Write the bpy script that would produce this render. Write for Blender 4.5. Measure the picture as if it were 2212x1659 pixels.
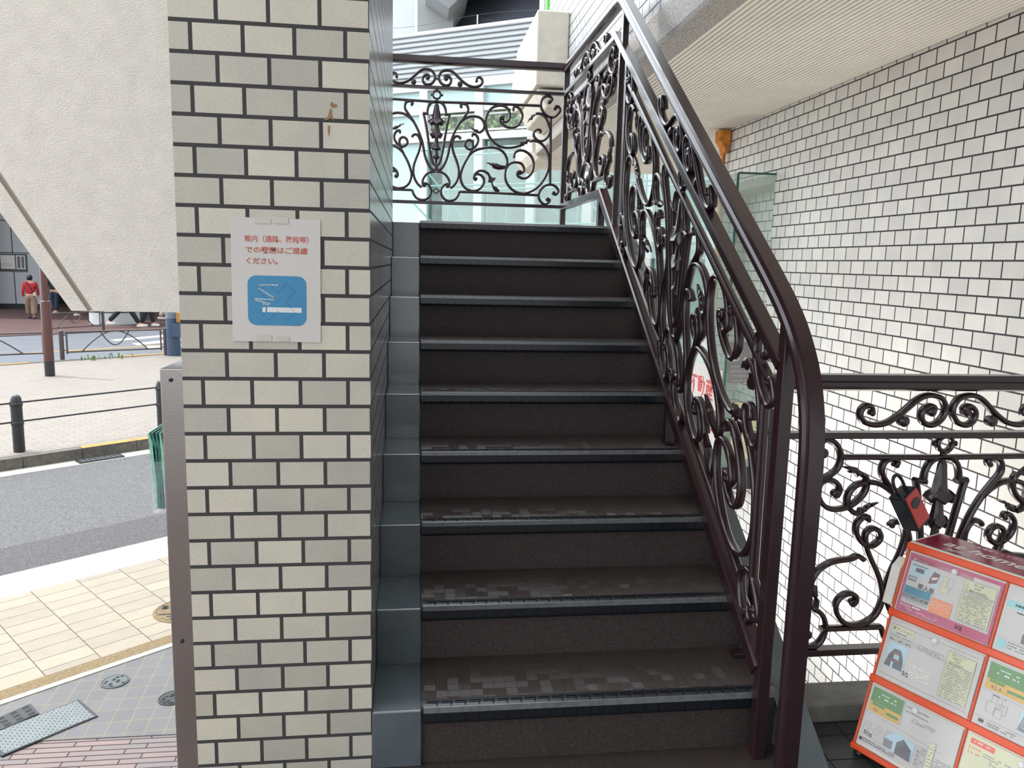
import bpy, bmesh, math, random
from mathutils import Vector, Matrix
random.seed(7)
C = bpy.context.scene.collection
for o in list(bpy.data.objects): bpy.data.objects.remove(o)
PI = math.pi

# ---------------------------------------------------------------- camera
cam_d = bpy.data.cameras.new('camera'); cam = bpy.data.objects.new('camera', cam_d); C.objects.link(cam)
yaw, pitch, roll = 0.1267, -0.1537, 0.0244
f_ = Vector((math.sin(yaw)*math.cos(pitch), math.cos(yaw)*math.cos(pitch), math.sin(pitch)))
r_ = Vector((math.cos(yaw), -math.sin(yaw), 0)); u_ = r_.cross(f_)
r2 = r_*math.cos(roll)+u_*math.sin(roll); u2 = -r_*math.sin(roll)+u_*math.cos(roll)
M = Matrix((r2, u2, -f_)).transposed().to_4x4()
cam.matrix_world = M
cam_d.sensor_width = 36; cam_d.sensor_fit = 'HORIZONTAL'; cam_d.lens = 36*1689.9/2212
cam_d.clip_start = 0.05; cam_d.clip_end = 400
bpy.context.scene.camera = cam

# ---------------------------------------------------------------- light
W = bpy.data.worlds.new('sky'); bpy.context.scene.world = W; W.use_nodes = True
wn = W.node_tree; bg = wn.nodes['Background']
# hazy noon sky, brighter towards the sun side (beyond the landing, to the left)
tc_ = wn.nodes.new('ShaderNodeTexCoord'); dt = wn.nodes.new('ShaderNodeVectorMath'); dt.operation = 'DOT_PRODUCT'
dt.inputs[1].default_value = Vector((-.55, .70, .46)).normalized(); wn.links.new(tc_.outputs['Generated'], dt.inputs[0])
mr = wn.nodes.new('ShaderNodeMapRange'); wn.links.new(dt.outputs['Value'], mr.inputs['Value'])
mr.inputs['From Min'].default_value = -.1; mr.inputs['From Max'].default_value = 1; mr.inputs['To Min'].default_value = 1.0; mr.inputs['To Max'].default_value = 3.0
bg.inputs[0].default_value = (0.88, 0.94, 1.0, 1); wn.links.new(mr.outputs[0], bg.inputs[1])
sd = bpy.data.lights.new('sun', 'SUN'); sun = bpy.data.objects.new('sun', sd); C.objects.link(sun)
sd.energy = 1.95; sd.angle = 0.01; sd.color = (1.0, 0.96, 0.88)
sun.rotation_euler = Vector((-0.32, 0.12, 0.94)).to_track_quat('Z', 'Y').to_euler()
vs = bpy.context.scene.view_settings
vs.view_transform = 'Standard'; vs.look = 'None'; vs.gamma = 1; vs.use_curve_mapping = False; vs.exposure = 0.95

# ---------------------------------------------------------------- material helpers
def newmat(name):
    m = bpy.data.materials.new(name); m.use_nodes = True
    nt = m.node_tree; return m, nt, nt.nodes['Principled BSDF']
def srgb(c):
    return tuple((x/255/12.92 if x/255 <= .04045 else ((x/255+.055)/1.055)**2.4) for x in c)+(1,)
def nd(nt, t, **k):
    n = nt.nodes.new(t)
    for a, v in k.items():
        if a.startswith('i_'):
            n.inputs[int(a[2:])].default_value = v
        else: setattr(n, a, v)
    return n
def math_(nt, op, a, b=None, c=None):
    n = nt.nodes.new('ShaderNodeMath'); n.operation = op
    for i, v in enumerate((a, b, c)):
        if v is None: continue
        if isinstance(v, (int, float)): n.inputs[i].default_value = v
        else: nt.links.new(v, n.inputs[i])
    return n.outputs[0]
def mixc(nt, fac, a, b, mode='MIX'):
    n = nt.nodes.new('ShaderNodeMix'); n.data_type = 'RGBA'; n.blend_type = mode
    for i, v in ((0, fac), (6, a), (7, b)):
        if isinstance(v, (int, float, tuple)): n.inputs[i].default_value = v
        else: nt.links.new(v, n.inputs[i])
    return n.outputs[2]
def bump(nt, h, dist, strength, bsdf):
    n = nt.nodes.new('ShaderNodeBump'); n.inputs['Strength'].default_value = strength; n.inputs['Distance'].default_value = dist
    nt.links.new(h, n.inputs['Height']); nt.links.new(n.outputs[0], bsdf.inputs['Normal']); return n
def noise(nt, vec, scale, detail=3, rough=.5):
    n = nt.nodes.new('ShaderNodeTexNoise'); n.inputs['Scale'].default_value = scale; n.inputs['Detail'].default_value = detail
    n.inputs['Roughness'].default_value = rough
    if vec is not None: nt.links.new(vec, n.inputs['Vector'])
    return n.outputs[0]
def ramp(nt, fac, stops):
    n = nt.nodes.new('ShaderNodeValToRGB'); cr = n.color_ramp
    while len(cr.elements) < len(stops): cr.elements.new(.5)
    for e, (p, c) in zip(cr.elements, stops): e.position = p; e.color = c
    nt.links.new(fac, n.inputs[0]); return n.outputs[0]
def plain(name, col, rough=.5, metal=0, var=0.08, scale=8, bmp=0, bscale=60, coat=0, spec=.5):
    m, nt, b = newmat(name)
    geo = nd(nt, 'ShaderNodeNewGeometry')
    c = srgb(col)
    nz = noise(nt, geo.outputs['Position'], scale, 4)
    lo = tuple(x*(1-var) for x in c[:3])+(1,); hi = tuple(min(1, x*(1+var)) for x in c[:3])+(1,)
    nt.links.new(ramp(nt, nz, [(.3, lo), (.7, hi)]), b.inputs['Base Color'])
    b.inputs['Roughness'].default_value = rough; b.inputs['Metallic'].default_value = metal
    b.inputs['Specular IOR Level'].default_value = spec
    if coat: b.inputs['Coat Weight'].default_value = coat; b.inputs['Coat Roughness'].default_value = .12
    if bmp:
        bump(nt, noise(nt, geo.outputs['Position'], bscale, 5, .6), .002, bmp, b)
    return m
def brickmat(name, ucoord, ushift, v0, c1, c2, mortar, bw=.116, bh=.0689, ms=.0036, rough=.35, spec=.5, speck=.12, off=.5, vcoord='Z', rot=0, bstr=.5):
    """tile courses on world axes; ucoord / vcoord name the axes"""
    m, nt, b = newmat(name)
    geo = nd(nt, 'ShaderNodeNewGeometry'); pos = geo.outputs['Position']
    if rot:
        mp = nd(nt, 'ShaderNodeMapping'); mp.inputs['Rotation'].default_value = (0, 0, rot); nt.links.new(pos, mp.inputs[0]); p2 = mp.outputs[0]
    else: p2 = pos
    sp = nd(nt, 'ShaderNodeSeparateXYZ'); nt.links.new(p2, sp.inputs[0])
    cb = nd(nt, 'ShaderNodeCombineXYZ')
    nt.links.new(math_(nt, 'SUBTRACT', sp.outputs[ucoord], ushift), cb.inputs[0])
    nt.links.new(math_(nt, 'SUBTRACT', sp.outputs[vcoord], v0), cb.inputs[1])
    # slight waviness of the joints
    br = nd(nt, 'ShaderNodeTexBrick'); br.offset = off; br.offset_frequency = 2
    nt.links.new(cb.outputs[0], br.inputs['Vector'])
    br.inputs['Color1'].default_value = srgb(c1); br.inputs['Color2'].default_value = srgb(c2); br.inputs['Mortar'].default_value = srgb(mortar)
    br.inputs['Scale'].default_value = 1; br.inputs['Mortar Size'].default_value = ms; br.inputs['Mortar Smooth'].default_value = .15
    br.inputs['Brick Width'].default_value = bw; br.inputs['Row Height'].default_value = bh; br.inputs['Bias'].default_value = 0
    n1 = noise(nt, pos, 420, 4, .7); n2 = noise(nt, pos, 9, 3)
    k = ramp(nt, n1, [(.3, (1-speck*2.2,)*3+(1,)), (.55, (1, 1, 1, 1))])
    k2 = ramp(nt, n2, [(.3, (.93, .93, .94, 1)), (.7, (1.04, 1.03, 1.0, 1))])
    col = mixc(nt, 1.0, mixc(nt, 1.0, br.outputs['Color'], k, 'MULTIPLY'), k2, 'MULTIPLY')
    nt.links.new(col, b.inputs['Base Color'])
    inv = math_(nt, 'SUBTRACT', 1.0, br.outputs['Fac'])
    h = math_(nt, 'ADD', inv, math_(nt, 'MULTIPLY', n1, .10))
    bump(nt, h, .004, bstr, b)
    nt.links.new(math_(nt, 'ADD', math_(nt, 'MULTIPLY', br.outputs['Fac'], .4), rough), b.inputs['Roughness'])
    b.inputs['Specular IOR Level'].default_value = spec
    return m
def glassmat(name, col=(1, 1, 1), alpha=.12, rough=.02):
    m, nt, b = newmat(name)
    b.inputs['Base Color'].default_value = srgb(col); b.inputs['Roughness'].default_value = rough
    b.inputs['Alpha'].default_value = alpha; b.inputs['Specular IOR Level'].default_value = .8
    m.surface_render_method = 'BLENDED'
    return m

M_ = {}
Z0 = .5292
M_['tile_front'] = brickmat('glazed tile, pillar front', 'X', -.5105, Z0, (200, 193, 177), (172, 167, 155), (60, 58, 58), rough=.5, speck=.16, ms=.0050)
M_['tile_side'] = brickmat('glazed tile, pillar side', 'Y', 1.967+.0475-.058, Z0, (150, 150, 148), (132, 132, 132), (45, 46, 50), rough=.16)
M_['tile_wall'] = brickmat('glazed tile, building wall', 'Y', 2.797, .9479, (240, 238, 232), (226, 223, 218), (62, 58, 62), rough=.28, speck=.05, ms=.0038)
M_['tile_ret'] = brickmat('glazed tile, window return', 'X', 0.02, .9479, (214, 208, 196), (198, 193, 184), (90, 86, 84), rough=.4, speck=.05, ms=.0030)
M_['tile_upper'] = brickmat('glazed tile, upper storey', 'Y', 2.797, .9479, (196, 199, 201), (182, 185, 188), (58, 58, 62), rough=.2, speck=.05, ms=.0046)  # darker, bluer copy of the wall tile: its shade is put into the colour
M_['edge_glint'] = plain('pale nosing edge highlight', (80, 81, 82), rough=.28, var=.25, scale=60)  # paler grey paints the light caught along the nosing edges
M_['glue'] = plain('brown dried glue', (138, 104, 66), rough=.7, var=.2)
M_['iron'] = plain('dark brown painted iron', (40, 22, 26), rough=.25, var=.12, scale=30, bmp=.2, bscale=160, coat=.3)
M_['stucco'] = plain('cream roughcast stucco', (214, 206, 194), rough=.9, var=.05, scale=25, bmp=0)
def stucco_bump(m, sc, st):
    nt = m.node_tree; b = nt.nodes['Principled BSDF']; geo = nd(nt, 'ShaderNodeNewGeometry')
    mp = nd(nt, 'ShaderNodeMapping'); mp.inputs['Scale'].default_value = (1, 1, 1.7); nt.links.new(geo.outputs['Position'], mp.inputs[0])
    v = nd(nt, 'ShaderNodeTexVoronoi'); v.inputs['Scale'].default_value = sc*.9; nt.links.new(mp.outputs[0], v.inputs['Vector'])
    h = math_(nt, 'ADD', noise(nt, mp.outputs[0], sc, 4, .65), math_(nt, 'MULTIPLY', v.outputs['Distance'], .35))
    bump(nt, h, .006, st, b)
stucco_bump(M_['stucco'], 190, .45)
M_['smooth_cream'] = plain('smooth cream render', (188, 181, 170), rough=.7, var=.05)
M_['ceil'] = plain('off-white ribbed soffit metal', (238, 232, 220), rough=.5, var=.04, scale=3)
M_['ceil_groove'] = plain('shadow groove of soffit', (120, 112, 100), rough=.7)
M_['terrazzo'] = plain('speckled granite render', (176, 172, 166), rough=.6)
def speckle(m, cols, sc):
    nt = m.node_tree; b = nt.nodes['Principled BSDF']; geo = nd(nt, 'ShaderNodeNewGeometry')
    n = noise(nt, geo.outputs['Position'], sc, 3, .7)
    nt.links.new(ramp(nt, n, cols), b.inputs['Base Color'])
speckle(M_['terrazzo'], [(.38, srgb((96, 90, 84))), (.46, srgb((160, 154, 146))), (.6, srgb((196, 190, 182)))], 190)
M_['grey_paint'] = plain('grey-green floor paint', (78, 86, 90), rough=.2, var=.10, scale=14, bmp=.2, bscale=50, coat=.7)
M_['concrete'] = plain('weathered grey concrete', (120, 118, 112), rough=.8, var=.18, scale=18, bmp=.4, bscale=90)
M_['rubber'] = plain('black rubber nosing', (20, 23, 28), rough=.3, var=.15, scale=40)
M_['riser'] = plain('speckled brown riser sheet', (74, 62, 58), rough=.62, var=.1)
speckle(M_['riser'], [(.40, srgb((38, 31, 30))), (.5, srgb((50, 42, 40))), (.62, srgb((70, 55, 50)))], 260)
def treadmat(name, c_lo, c_hi, rough):
    m, nt, b = newmat(name); geo = nd(nt, 'ShaderNodeNewGeometry'); pos = geo.outputs['Position']
    sp = nd(nt, 'ShaderNodeSeparateXYZ'); nt.links.new(pos, sp.inputs[0])
    S = .033
    u = math_(nt, 'DIVIDE', sp.outputs['X'], S); v = math_(nt, 'DIVIDE', sp.outputs['Y'], S)
    cb = nd(nt, 'ShaderNodeCombineXYZ'); nt.links.new(math_(nt, 'FLOOR', u), cb.inputs[0]); nt.links.new(math_(nt, 'FLOOR', v), cb.inputs[1])
    wn = nd(nt, 'ShaderNodeTexWhiteNoise'); wn.noise_dimensions = '3D'; nt.links.new(cb.outputs[0], wn.inputs['Vector'])
    r = wn.outputs['Value']
    isx = math_(nt, 'LESS_THAN', r, .42); isd = math_(nt, 'GREATER_THAN', r, .84)
    isy = math_(nt, 'SUBTRACT', math_(nt, 'SUBTRACT', 1.0, isx), isd)
    ph = math_(nt, 'ADD', math_(nt, 'ADD', math_(nt, 'MULTIPLY', u, isx), math_(nt, 'MULTIPLY', v, isy)),
               math_(nt, 'MULTIPLY', math_(nt, 'MULTIPLY', math_(nt, 'ADD', u, v), .8), isd))
    s = math_(nt, 'SINE', math_(nt, 'MULTIPLY', ph, 2*PI*7))
    fu = math_(nt, 'FRACT', u); fv = math_(nt, 'FRACT', v)
    edge = math_(nt, 'MULTIPLY', math_(nt, 'GREATER_THAN', fu, .05), math_(nt, 'GREATER_THAN', fv, .05))
    h = math_(nt, 'MULTIPLY', math_(nt, 'ADD', math_(nt, 'MULTIPLY', s, .5), .5), edge)
    n = noise(nt, pos, 6, 3)
    base = mixc(nt, n, srgb(c_lo), srgb(c_hi))
    nt.links.new(mixc(nt, math_(nt, 'MULTIPLY', h, .5), base, srgb(tuple(min(255, int(x*1.35)) for x in c_hi))), b.inputs['Base Color'])
    b.inputs['Roughness'].default_value = rough
    bump(nt, h, .0012, .45, b)
    return m
M_['tread'] = treadmat('ribbed brown stair tread', (44, 38, 36), (58, 50, 46), .34)
M_['dark_tile'] = brickmat('dark grey floor tile', 'X', 1.2815, 2.0045, (66, 66, 70), (52, 52, 56), (18, 18, 20), bw=.112, bh=.112, ms=.0028, off=0, vcoord='Y', rough=.4, speck=.08)
M_['steel'] = plain('brushed stainless steel', (150, 147, 143), rough=.24, metal=1, var=.12, scale=2.5, bmp=.15, bscale=300)
M_['black'] = plain('black enamel', (22, 22, 24), rough=.4)
M_['white_paper'] = plain('white paper', (192, 187, 181), rough=.7, var=.02)
M_['tape'] = plain('clear tape', (180, 176, 166), rough=.3, var=.03)
M_['blue'] = plain('sign blue ink', (56, 124, 162), rough=.6, var=.03)
M_['white_ink'] = plain('white ink', (205, 205, 203), rough=.6, var=.02)
M_['darkblue_ink'] = plain('thin dark blue line', (38, 86, 118), rough=.6)
M_['red_ink'] = plain('orange red lettering ink', (196, 100, 84), rough=.6)
M_['dark_ink'] = plain('black ink', (34, 30, 32), rough=.6)
M_['orange'] = plain('orange plastic', (212, 70, 18), rough=.35, var=.05)
M_['crimson'] = plain('crimson header film', (138, 22, 58), rough=.18, var=.04, coat=.5)
M_['pink'] = plain('rose pink print', (176, 56, 96), rough=.5, var=.04)
M_['teal'] = plain('teal print', (28, 122, 146), rough=.5)
M_['pale_teal'] = plain('pale teal print', (134, 190, 190), rough=.5)
M_['green'] = plain('green print', (78, 130, 58), rough=.5)
M_['yellow'] = plain('ochre yellow print', (206, 160, 62), rough=.5)
M_['salmon'] = plain('orange print', (224, 128, 74), rough=.5)
M_['cream_print'] = plain('cream print', (200, 196, 160), rough=.5)
M_['grey_print'] = plain('grey print', (120, 118, 120), rough=.5)
M_['photo_sky'] = plain('pale blue photo print', (170, 196, 206), rough=.5, var=.05)
M_['photo_dark'] = plain('dark photo print', (84, 82, 86), rough=.5, var=.3, scale=60)
M_['photo_brown'] = plain('brown photo print', (122, 74, 70), rough=.5, var=.25, scale=50)
M_['body_white'] = plain('off-white plastic', (216, 210, 198), rough=.4)
M_['clear'] = glassmat('clear plastic cover', (255, 255, 255), .05, .08)
M_['knob'] = glassmat('clear button', (240, 240, 240), .45, .05)
M_['glass'] = glassmat('green tinted shop glass', (176, 206, 196), .22, .02)
M_['glass_edge'] = plain('green glass edge', (40, 84, 76), rough=.2)
M_['rust'] = plain('rusted orange drain pipe', (214, 132, 52), rough=.75, var=.4, scale=24, bmp=.4)
M_['lock_red'] = plain('red plastic', (190, 62, 58), rough=.4)
M_['lock_black'] = plain('blue-black plastic', (22, 28, 36), rough=.3)
M_['brochure'] = plain('dark green brochures', (40, 96, 84), rough=.4, var=.35, scale=60)
M_['brochure2'] = plain('pale green brochure', (130, 178, 160), rough=.4, var=.2, scale=60)
M_['roof'] = plain('grey underside render', (150, 148, 142), rough=.9)
M_['forecourt'] = brickmat('pale stone forecourt', 'X', 0, 0, (226, 222, 214), (214, 210, 202), (150, 146, 140), bw=.4, bh=.4, ms=.004, off=0, vcoord='Y', rough=.7, speck=.04)
# street
R40 = -math.radians(40)
M_['asphalt'] = plain('light grey asphalt', (128, 128, 132), rough=.9, var=.12, scale=3, bmp=.4, bscale=120)
speckle(M_['asphalt'], [(.35, srgb((62, 61, 62))), (.5, srgb((80, 79, 80))), (.7, srgb((102, 101, 101)))], 60)
M_['asphalt_dark'] = plain('newer dark asphalt', (98, 94, 96), rough=.9)
speckle(M_['asphalt_dark'], [(.35, srgb((50, 47, 50))), (.5, srgb((68, 65, 67))), (.7, srgb((88, 84, 86)))], 60)
M_['asphalt_far'] = plain('blue grey asphalt', (88, 92, 99), rough=.9, var=.1, scale=2)
M_['gutter'] = plain('white concrete gutter', (170, 166, 156), rough=.8, var=.06, scale=5)
M_['ochre'] = plain('ochre aggregate edging', (104, 88, 62), rough=.9, var=.3, scale=60)
M_['white_strip'] = plain('white stone edging', (140, 139, 132), rough=.8, var=.15, scale=50)
M_['slab'] = brickmat('cream paving slabs', 'Y', 4.75, .07, (138, 128, 112), (126, 117, 104), (76, 70, 60), bw=.148, bh=.30, ms=.003, vcoord='X', rot=R40, rough=.7, speck=.08)
M_['grey_sq'] = brickmat('grey square paving', 'X', -1.46, 3.83, (82, 80, 81), (74, 73, 75), (118, 112, 92), bw=.096, bh=.112, ms=.0028, off=0, vcoord='Y', rot=math.radians(-4), rough=.6, speck=.08)
M_['striped'] = brickmat('ribbed pinkish paving', 'X', .0, 0, (110, 92, 88), (94, 86, 88), (60, 48, 46), bw=.26, bh=.04, ms=.004, off=.35, vcoord='Y', rough=.6, speck=.08)
M_['walk'] = brickmat('pale pink sidewalk paving', 'X', 0, 0, (128, 120, 113), (121, 115, 109), (104, 97, 90), bw=.2, bh=.1, ms=.004, vcoord='Y', rot=R40, rough=.8, speck=.06)
M_['kerb'] = plain('grey stone kerb', (88, 84, 78), rough=.9, var=.25, scale=20, bmp=.4)
M_['kerb_yellow'] = plain('faded yellow kerb paint', (160, 118, 50), rough=.8, var=.15, scale=10)
M_['plaza'] = plain('brown plaza paving', (74, 50, 48), rough=.8, var=.15, scale=4)
M_['road_white'] = plain('white road paint', (176, 176, 174), rough=.8, var=.05)
M_['bollard'] = plain('black bollard paint', (38, 38, 42), rough=.35)
M_['brown_pole'] = plain('brown painted pole', (84, 48, 42), rough=.4)
M_['blue_pole'] = plain('slate blue painted pole', (52, 70, 94), rough=.5)
M_['rail_metal'] = plain('dark brown guard rail', (74, 62, 60), rough=.5)
M_['iron_cover'] = plain('cast iron cover', (70, 74, 76), rough=.55, metal=.4)
M_['iron_dark'] = plain('dark cast iron', (42, 46, 48), rough=.6, metal=.4)
M_['cover_grey'] = brickmat('patterned steel cover', 'X', 0, 0, (104, 110, 110), (92, 98, 100), (54, 62, 66), bw=.03, bh=.018, ms=.002, vcoord='Y', rot=R40, rough=.5, speck=.05)
M_['station'] = plain('pale grey wall panel', (160, 164, 166), rough=.6, var=.04)
M_['station_dark'] = plain('dark blue grey door', (44, 60, 74), rough=.4)
M_['conc_col'] = plain('pale concrete column', (186, 190, 190), rough=.8, var=.08, scale=3)
M_['void'] = plain('unlit interior dark wall', (30, 26, 28), rough=.9)
M_['leafgreen'] = plain('weed leaves', (96, 124, 60), rough=.7, var=.3, scale=30)
# building beyond
M_['louver'] = plain('pale grey louvre metal', (156, 161, 164), rough=.5, var=.03, scale=1)
M_['frame_white'] = plain('white window frame', (196, 198, 196), rough=.5, var=.02)
M_['mint'] = plain('pale mint translucent pane', (182, 210, 210), rough=.2, var=.04, scale=1)
def foliage_glass():  # mottled green paints the trees reflected in the panes
    m, nt, b = newmat('dark glass with painted foliage reflection'); geo = nd(nt, 'ShaderNodeNewGeometry')
    n = noise(nt, geo.outputs['Position'], 9, 6, .75)
    nt.links.new(ramp(nt, n, [(.40, srgb((34, 50, 40))), (.50, srgb((78, 98, 68))), (.58, srgb((130, 150, 104))), (.68, srgb((186, 198, 160)))]), b.inputs['Base Color'])
    b.inputs['Roughness'].default_value = .15; return m
M_['pane_green'] = foliage_glass()
M_['pane_grey'] = plain('grey green glass', (88, 106, 100), rough=.15, var=.35, scale=3)
M_['pipe_teal'] = plain('teal scaffold pipe', (104, 154, 148), rough=.4)
M_['mesh'] = glassmat('translucent safety mesh', (190, 210, 204), .25, .6)
M_['viaduct'] = plain('dark grey viaduct concrete', (84, 88, 98), rough=.9, var=.05, scale=.4)
M_['viaduct_l'] = plain('light grey viaduct concrete', (170, 172, 172), rough=.9, var=.05, scale=.4)
M_['white_wall'] = plain('white building wall', (226, 230, 236), rough=.8, var=.02)
M_['cream_conc'] = plain('weathered cream concrete', (206, 198, 184), rough=.85, var=.1, scale=10, bmp=.3)
M_['green_paint'] = plain('bright green strip', (96, 214, 70), rough=.5)
# people
M_['skin'] = plain('skin', (196, 150, 124), rough=.6)
M_['hair'] = plain('black hair', (26, 22, 24), rough=.5)
M_['red_jacket'] = plain('red jacket', (164, 34, 46), rough=.8, var=.12, scale=12)
M_['khaki'] = plain('brown wide trousers', (128, 106, 90), rough=.85, var=.15, scale=10)
M_['black_cloth'] = plain('black clothing', (30, 32, 38), rough=.85, var=.2)
M_['navy'] = plain('navy trousers', (34, 44, 64), rough=.85, var=.2)
M_['shoe_white'] = plain('white shoes', (226, 222, 214), rough=.6)
M_['shoe_dark'] = plain('dark shoes', (40, 44, 56), rough=.6)
M_['beige'] = plain('beige cloth', (196, 186, 170), rough=.8)

# ---------------------------------------------------------------- mesh helpers
class MB:
    def __init__(s): s.v = []; s.f = []; s.mi = []; s.mats = []
    def _m(s, m):
        if m is None: return 0
        if m not in s.mats: s.mats.append(m)
        return s.mats.index(m)
    def add(s, vs, fs, m=None):
        k = len(s.v); s.v += [tuple(v) for v in vs]; i = s._m(m)
        for f in fs: s.f.append([a+k for a in f]); s.mi.append(i)
        return s
    def box(s, x0, x1, y0, y1, z0, z1, m=None, T=None):
        vs = [Vector((x, y, z)) for z in (z0, z1) for y in (y0, y1) for x in (x0, x1)]
        if T is not None: vs = [T @ v for v in vs]
        return s.add(vs, [(0, 2, 3, 1), (4, 5, 7, 6), (0, 1, 5, 4), (2, 6, 7, 3), (0, 4, 6, 2), (1, 3, 7, 5)], m)
    def prism(s, pts, off, m=None):
        """closed outline pts (3-D) pushed along off"""
        n = len(pts); off = Vector(off); a = [Vector(p) for p in pts]; b = [p+off for p in a]
        fs = [list(range(n))[::-1], list(range(n, 2*n))]+[(i, (i+1) % n, n+(i+1) % n, n+i) for i in range(n)]
        return s.add(a+b, fs, m)
    def sweep(s, path, side, prof, m=None, closed=False):
        path = [Vector(p) for p in path]; side = Vector(side).normalized(); n = len(prof); rings = []
        L = len(path)
        for i, p in enumerate(path):
            a = path[(i-1) % L] if (closed or i > 0) else p; b = path[(i+1) % L] if (closed or i < L-1) else p
            t = (b-a).normalized(); nn = side.cross(t).normalized(); sc = 1.0
            if 0 < i < L-1 or closed:
                d1 = (p-a).normalized(); d2 = (b-p).normalized(); c = max(.5, math.sqrt(max(0, (1+d1.dot(d2))/2))); sc = 1/c
            rings.append([p+side*u+nn*(w*sc) for u, w in prof])
        vs = [v for r in rings for v in r]; fs = []
        R = L if closed else L-1
        for i in range(R):
            j = (i+1) % L
            for k in range(n):
                fs.append((i*n+k, i*n+(k+1) % n, j*n+(k+1) % n, j*n+k))
        if not closed: fs += [list(range(n))[::-1], [(L-1)*n+k for k in range(n)]]
        return s.add(vs, fs, m)
    def tube(s, path, r, n=10, m=None):
        path = [Vector(p) for p in path]; L = len(path); ref = None; vs = []
        for i, p in enumerate(path):
            t = (path[min(i+1, L-1)]-path[max(i-1, 0)]).normalized()
            if ref is None: ref = t.orthogonal().normalized()
            ref = (ref-t*ref.dot(t)).normalized(); q = t.cross(ref); rr = r[i] if isinstance(r, (list, tuple)) else r
            vs += [p+(ref*math.cos(2*PI*k/n)+q*math.sin(2*PI*k/n))*rr for k in range(n)]
        fs = [(i*n+k, i*n+(k+1) % n, (i+1)*n+(k+1) % n, (i+1)*n+k) for i in range(L-1) for k in range(n)]
        fs += [list(range(n))[::-1], [(L-1)*n+k for k in range(n)]]
        return s.add(vs, fs, m)
    def lathe(s, o, axis, prof, n=16, m=None):
        """prof = [(radius, distance along axis)]"""
        o = Vector(o); ax = Vector(axis).normalized(); a = ax.orthogonal().normalized(); b = ax.cross(a); vs = []
        for r, h in prof: vs += [o+ax*h+(a*math.cos(2*PI*k/n)+b*math.sin(2*PI*k/n))*max(r, 1e-5) for k in range(n)]
        L = len(prof)
        fs = [(i*n+k, i*n+(k+1) % n, (i+1)*n+(k+1) % n, (i+1)*n+k) for i in range(L-1) for k in range(n)]
        fs += [list(range(n))[::-1], [(L-1)*n+k for k in range(n)]]
        return s.add(vs, fs, m)
    def build(s, name, mat=None, parent=None, smooth=False, bevel=0, origin=None, loc=None):
        me = bpy.data.meshes.new(name); vs = s.v
        if origin is not None: vs = [tuple(Vector(v)-Vector(origin)) for v in vs]
        me.from_pydata(vs, [], s.f); me.update()
        mats = s.mats if s.mats else ([mat] if mat else [])
        for mm in mats: me.materials.append(mm)
        if s.mats:
            for p, i in zip(me.polygons, s.mi): p.material_index = i
        bm = bmesh.new(); bm.from_mesh(me); bmesh.ops.recalc_face_normals(bm, faces=bm.faces); bm.to_mesh(me); bm.free()
        if smooth:
            for p in me.polygons: p.use_smooth = True
            me.set_sharp_from_angle(angle=math.radians(smooth if smooth is not True else 40))
        o = bpy.data.objects.new(name, me); C.objects.link(o)
        if origin is not None: o.location = origin
        if parent is not None:
            o.parent = parent
            if origin is None: o.location = -parent.location
            else: o.location = Vector(origin)-parent.location
        if bevel:
            md = o.modifiers.new('bevel', 'BEVEL'); md.width = bevel; md.segments = 2; md.limit_method = 'ANGLE'
        return o
def thing(name, label, cat, loc=(0, 0, 0), group=None):
    o = bpy.data.objects.new(name, None); C.objects.link(o); o.location = loc; o.empty_display_size = .05
    o['label'] = label; o['category'] = cat
    if group: o['group'] = group
    return o
def tag(o, label, cat, group=None, kind=None):
    o['label'] = label; o['category'] = cat
    if group: o['group'] = group
    if kind: o['kind'] = kind
    return o
def struct(o): o['kind'] = 'structure'; return o
def smooth_path(pts, sub=6):
    P = [Vector(p) for p in pts]; out = []
    for i in range(len(P)-1):
        p0 = P[max(i-1, 0)]; p1 = P[i]; p2 = P[i+1]; p3 = P[min(i+2, len(P)-1)]
        for k in range(sub):
            t = k/sub
            out.append(.5*((2*p1)+(p2-p0)*t+(2*p0-5*p1+4*p2-p3)*t*t+(3*p1-p0-3*p2+p3)*t**3))
    out.append(P[-1]); return out
_tc = {}
def text_mesh(s, bold=0):
    key = (s, bold)
    if key in _tc: return _tc[key]
    cu = bpy.data.curves.new('lettering', 'FONT'); cu.body = s; cu.size = 1; cu.align_x = 'LEFT'; cu.offset = bold; cu.resolution_u = 3
    o = bpy.data.objects.new('lettering', cu); C.objects.link(o); bpy.context.view_layer.update()
    me = bpy.data.meshes.new_from_object(o.evaluated_get(bpy.context.evaluated_depsgraph_get()))
    vs = [v.co.copy() for v in me.vertices]; fs = [list(p.vertices) for p in me.polygons]
    bpy.data.objects.remove(o); bpy.data.curves.remove(cu); bpy.data.meshes.remove(me)
    _tc[key] = (vs, fs); return _tc[key]
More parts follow.
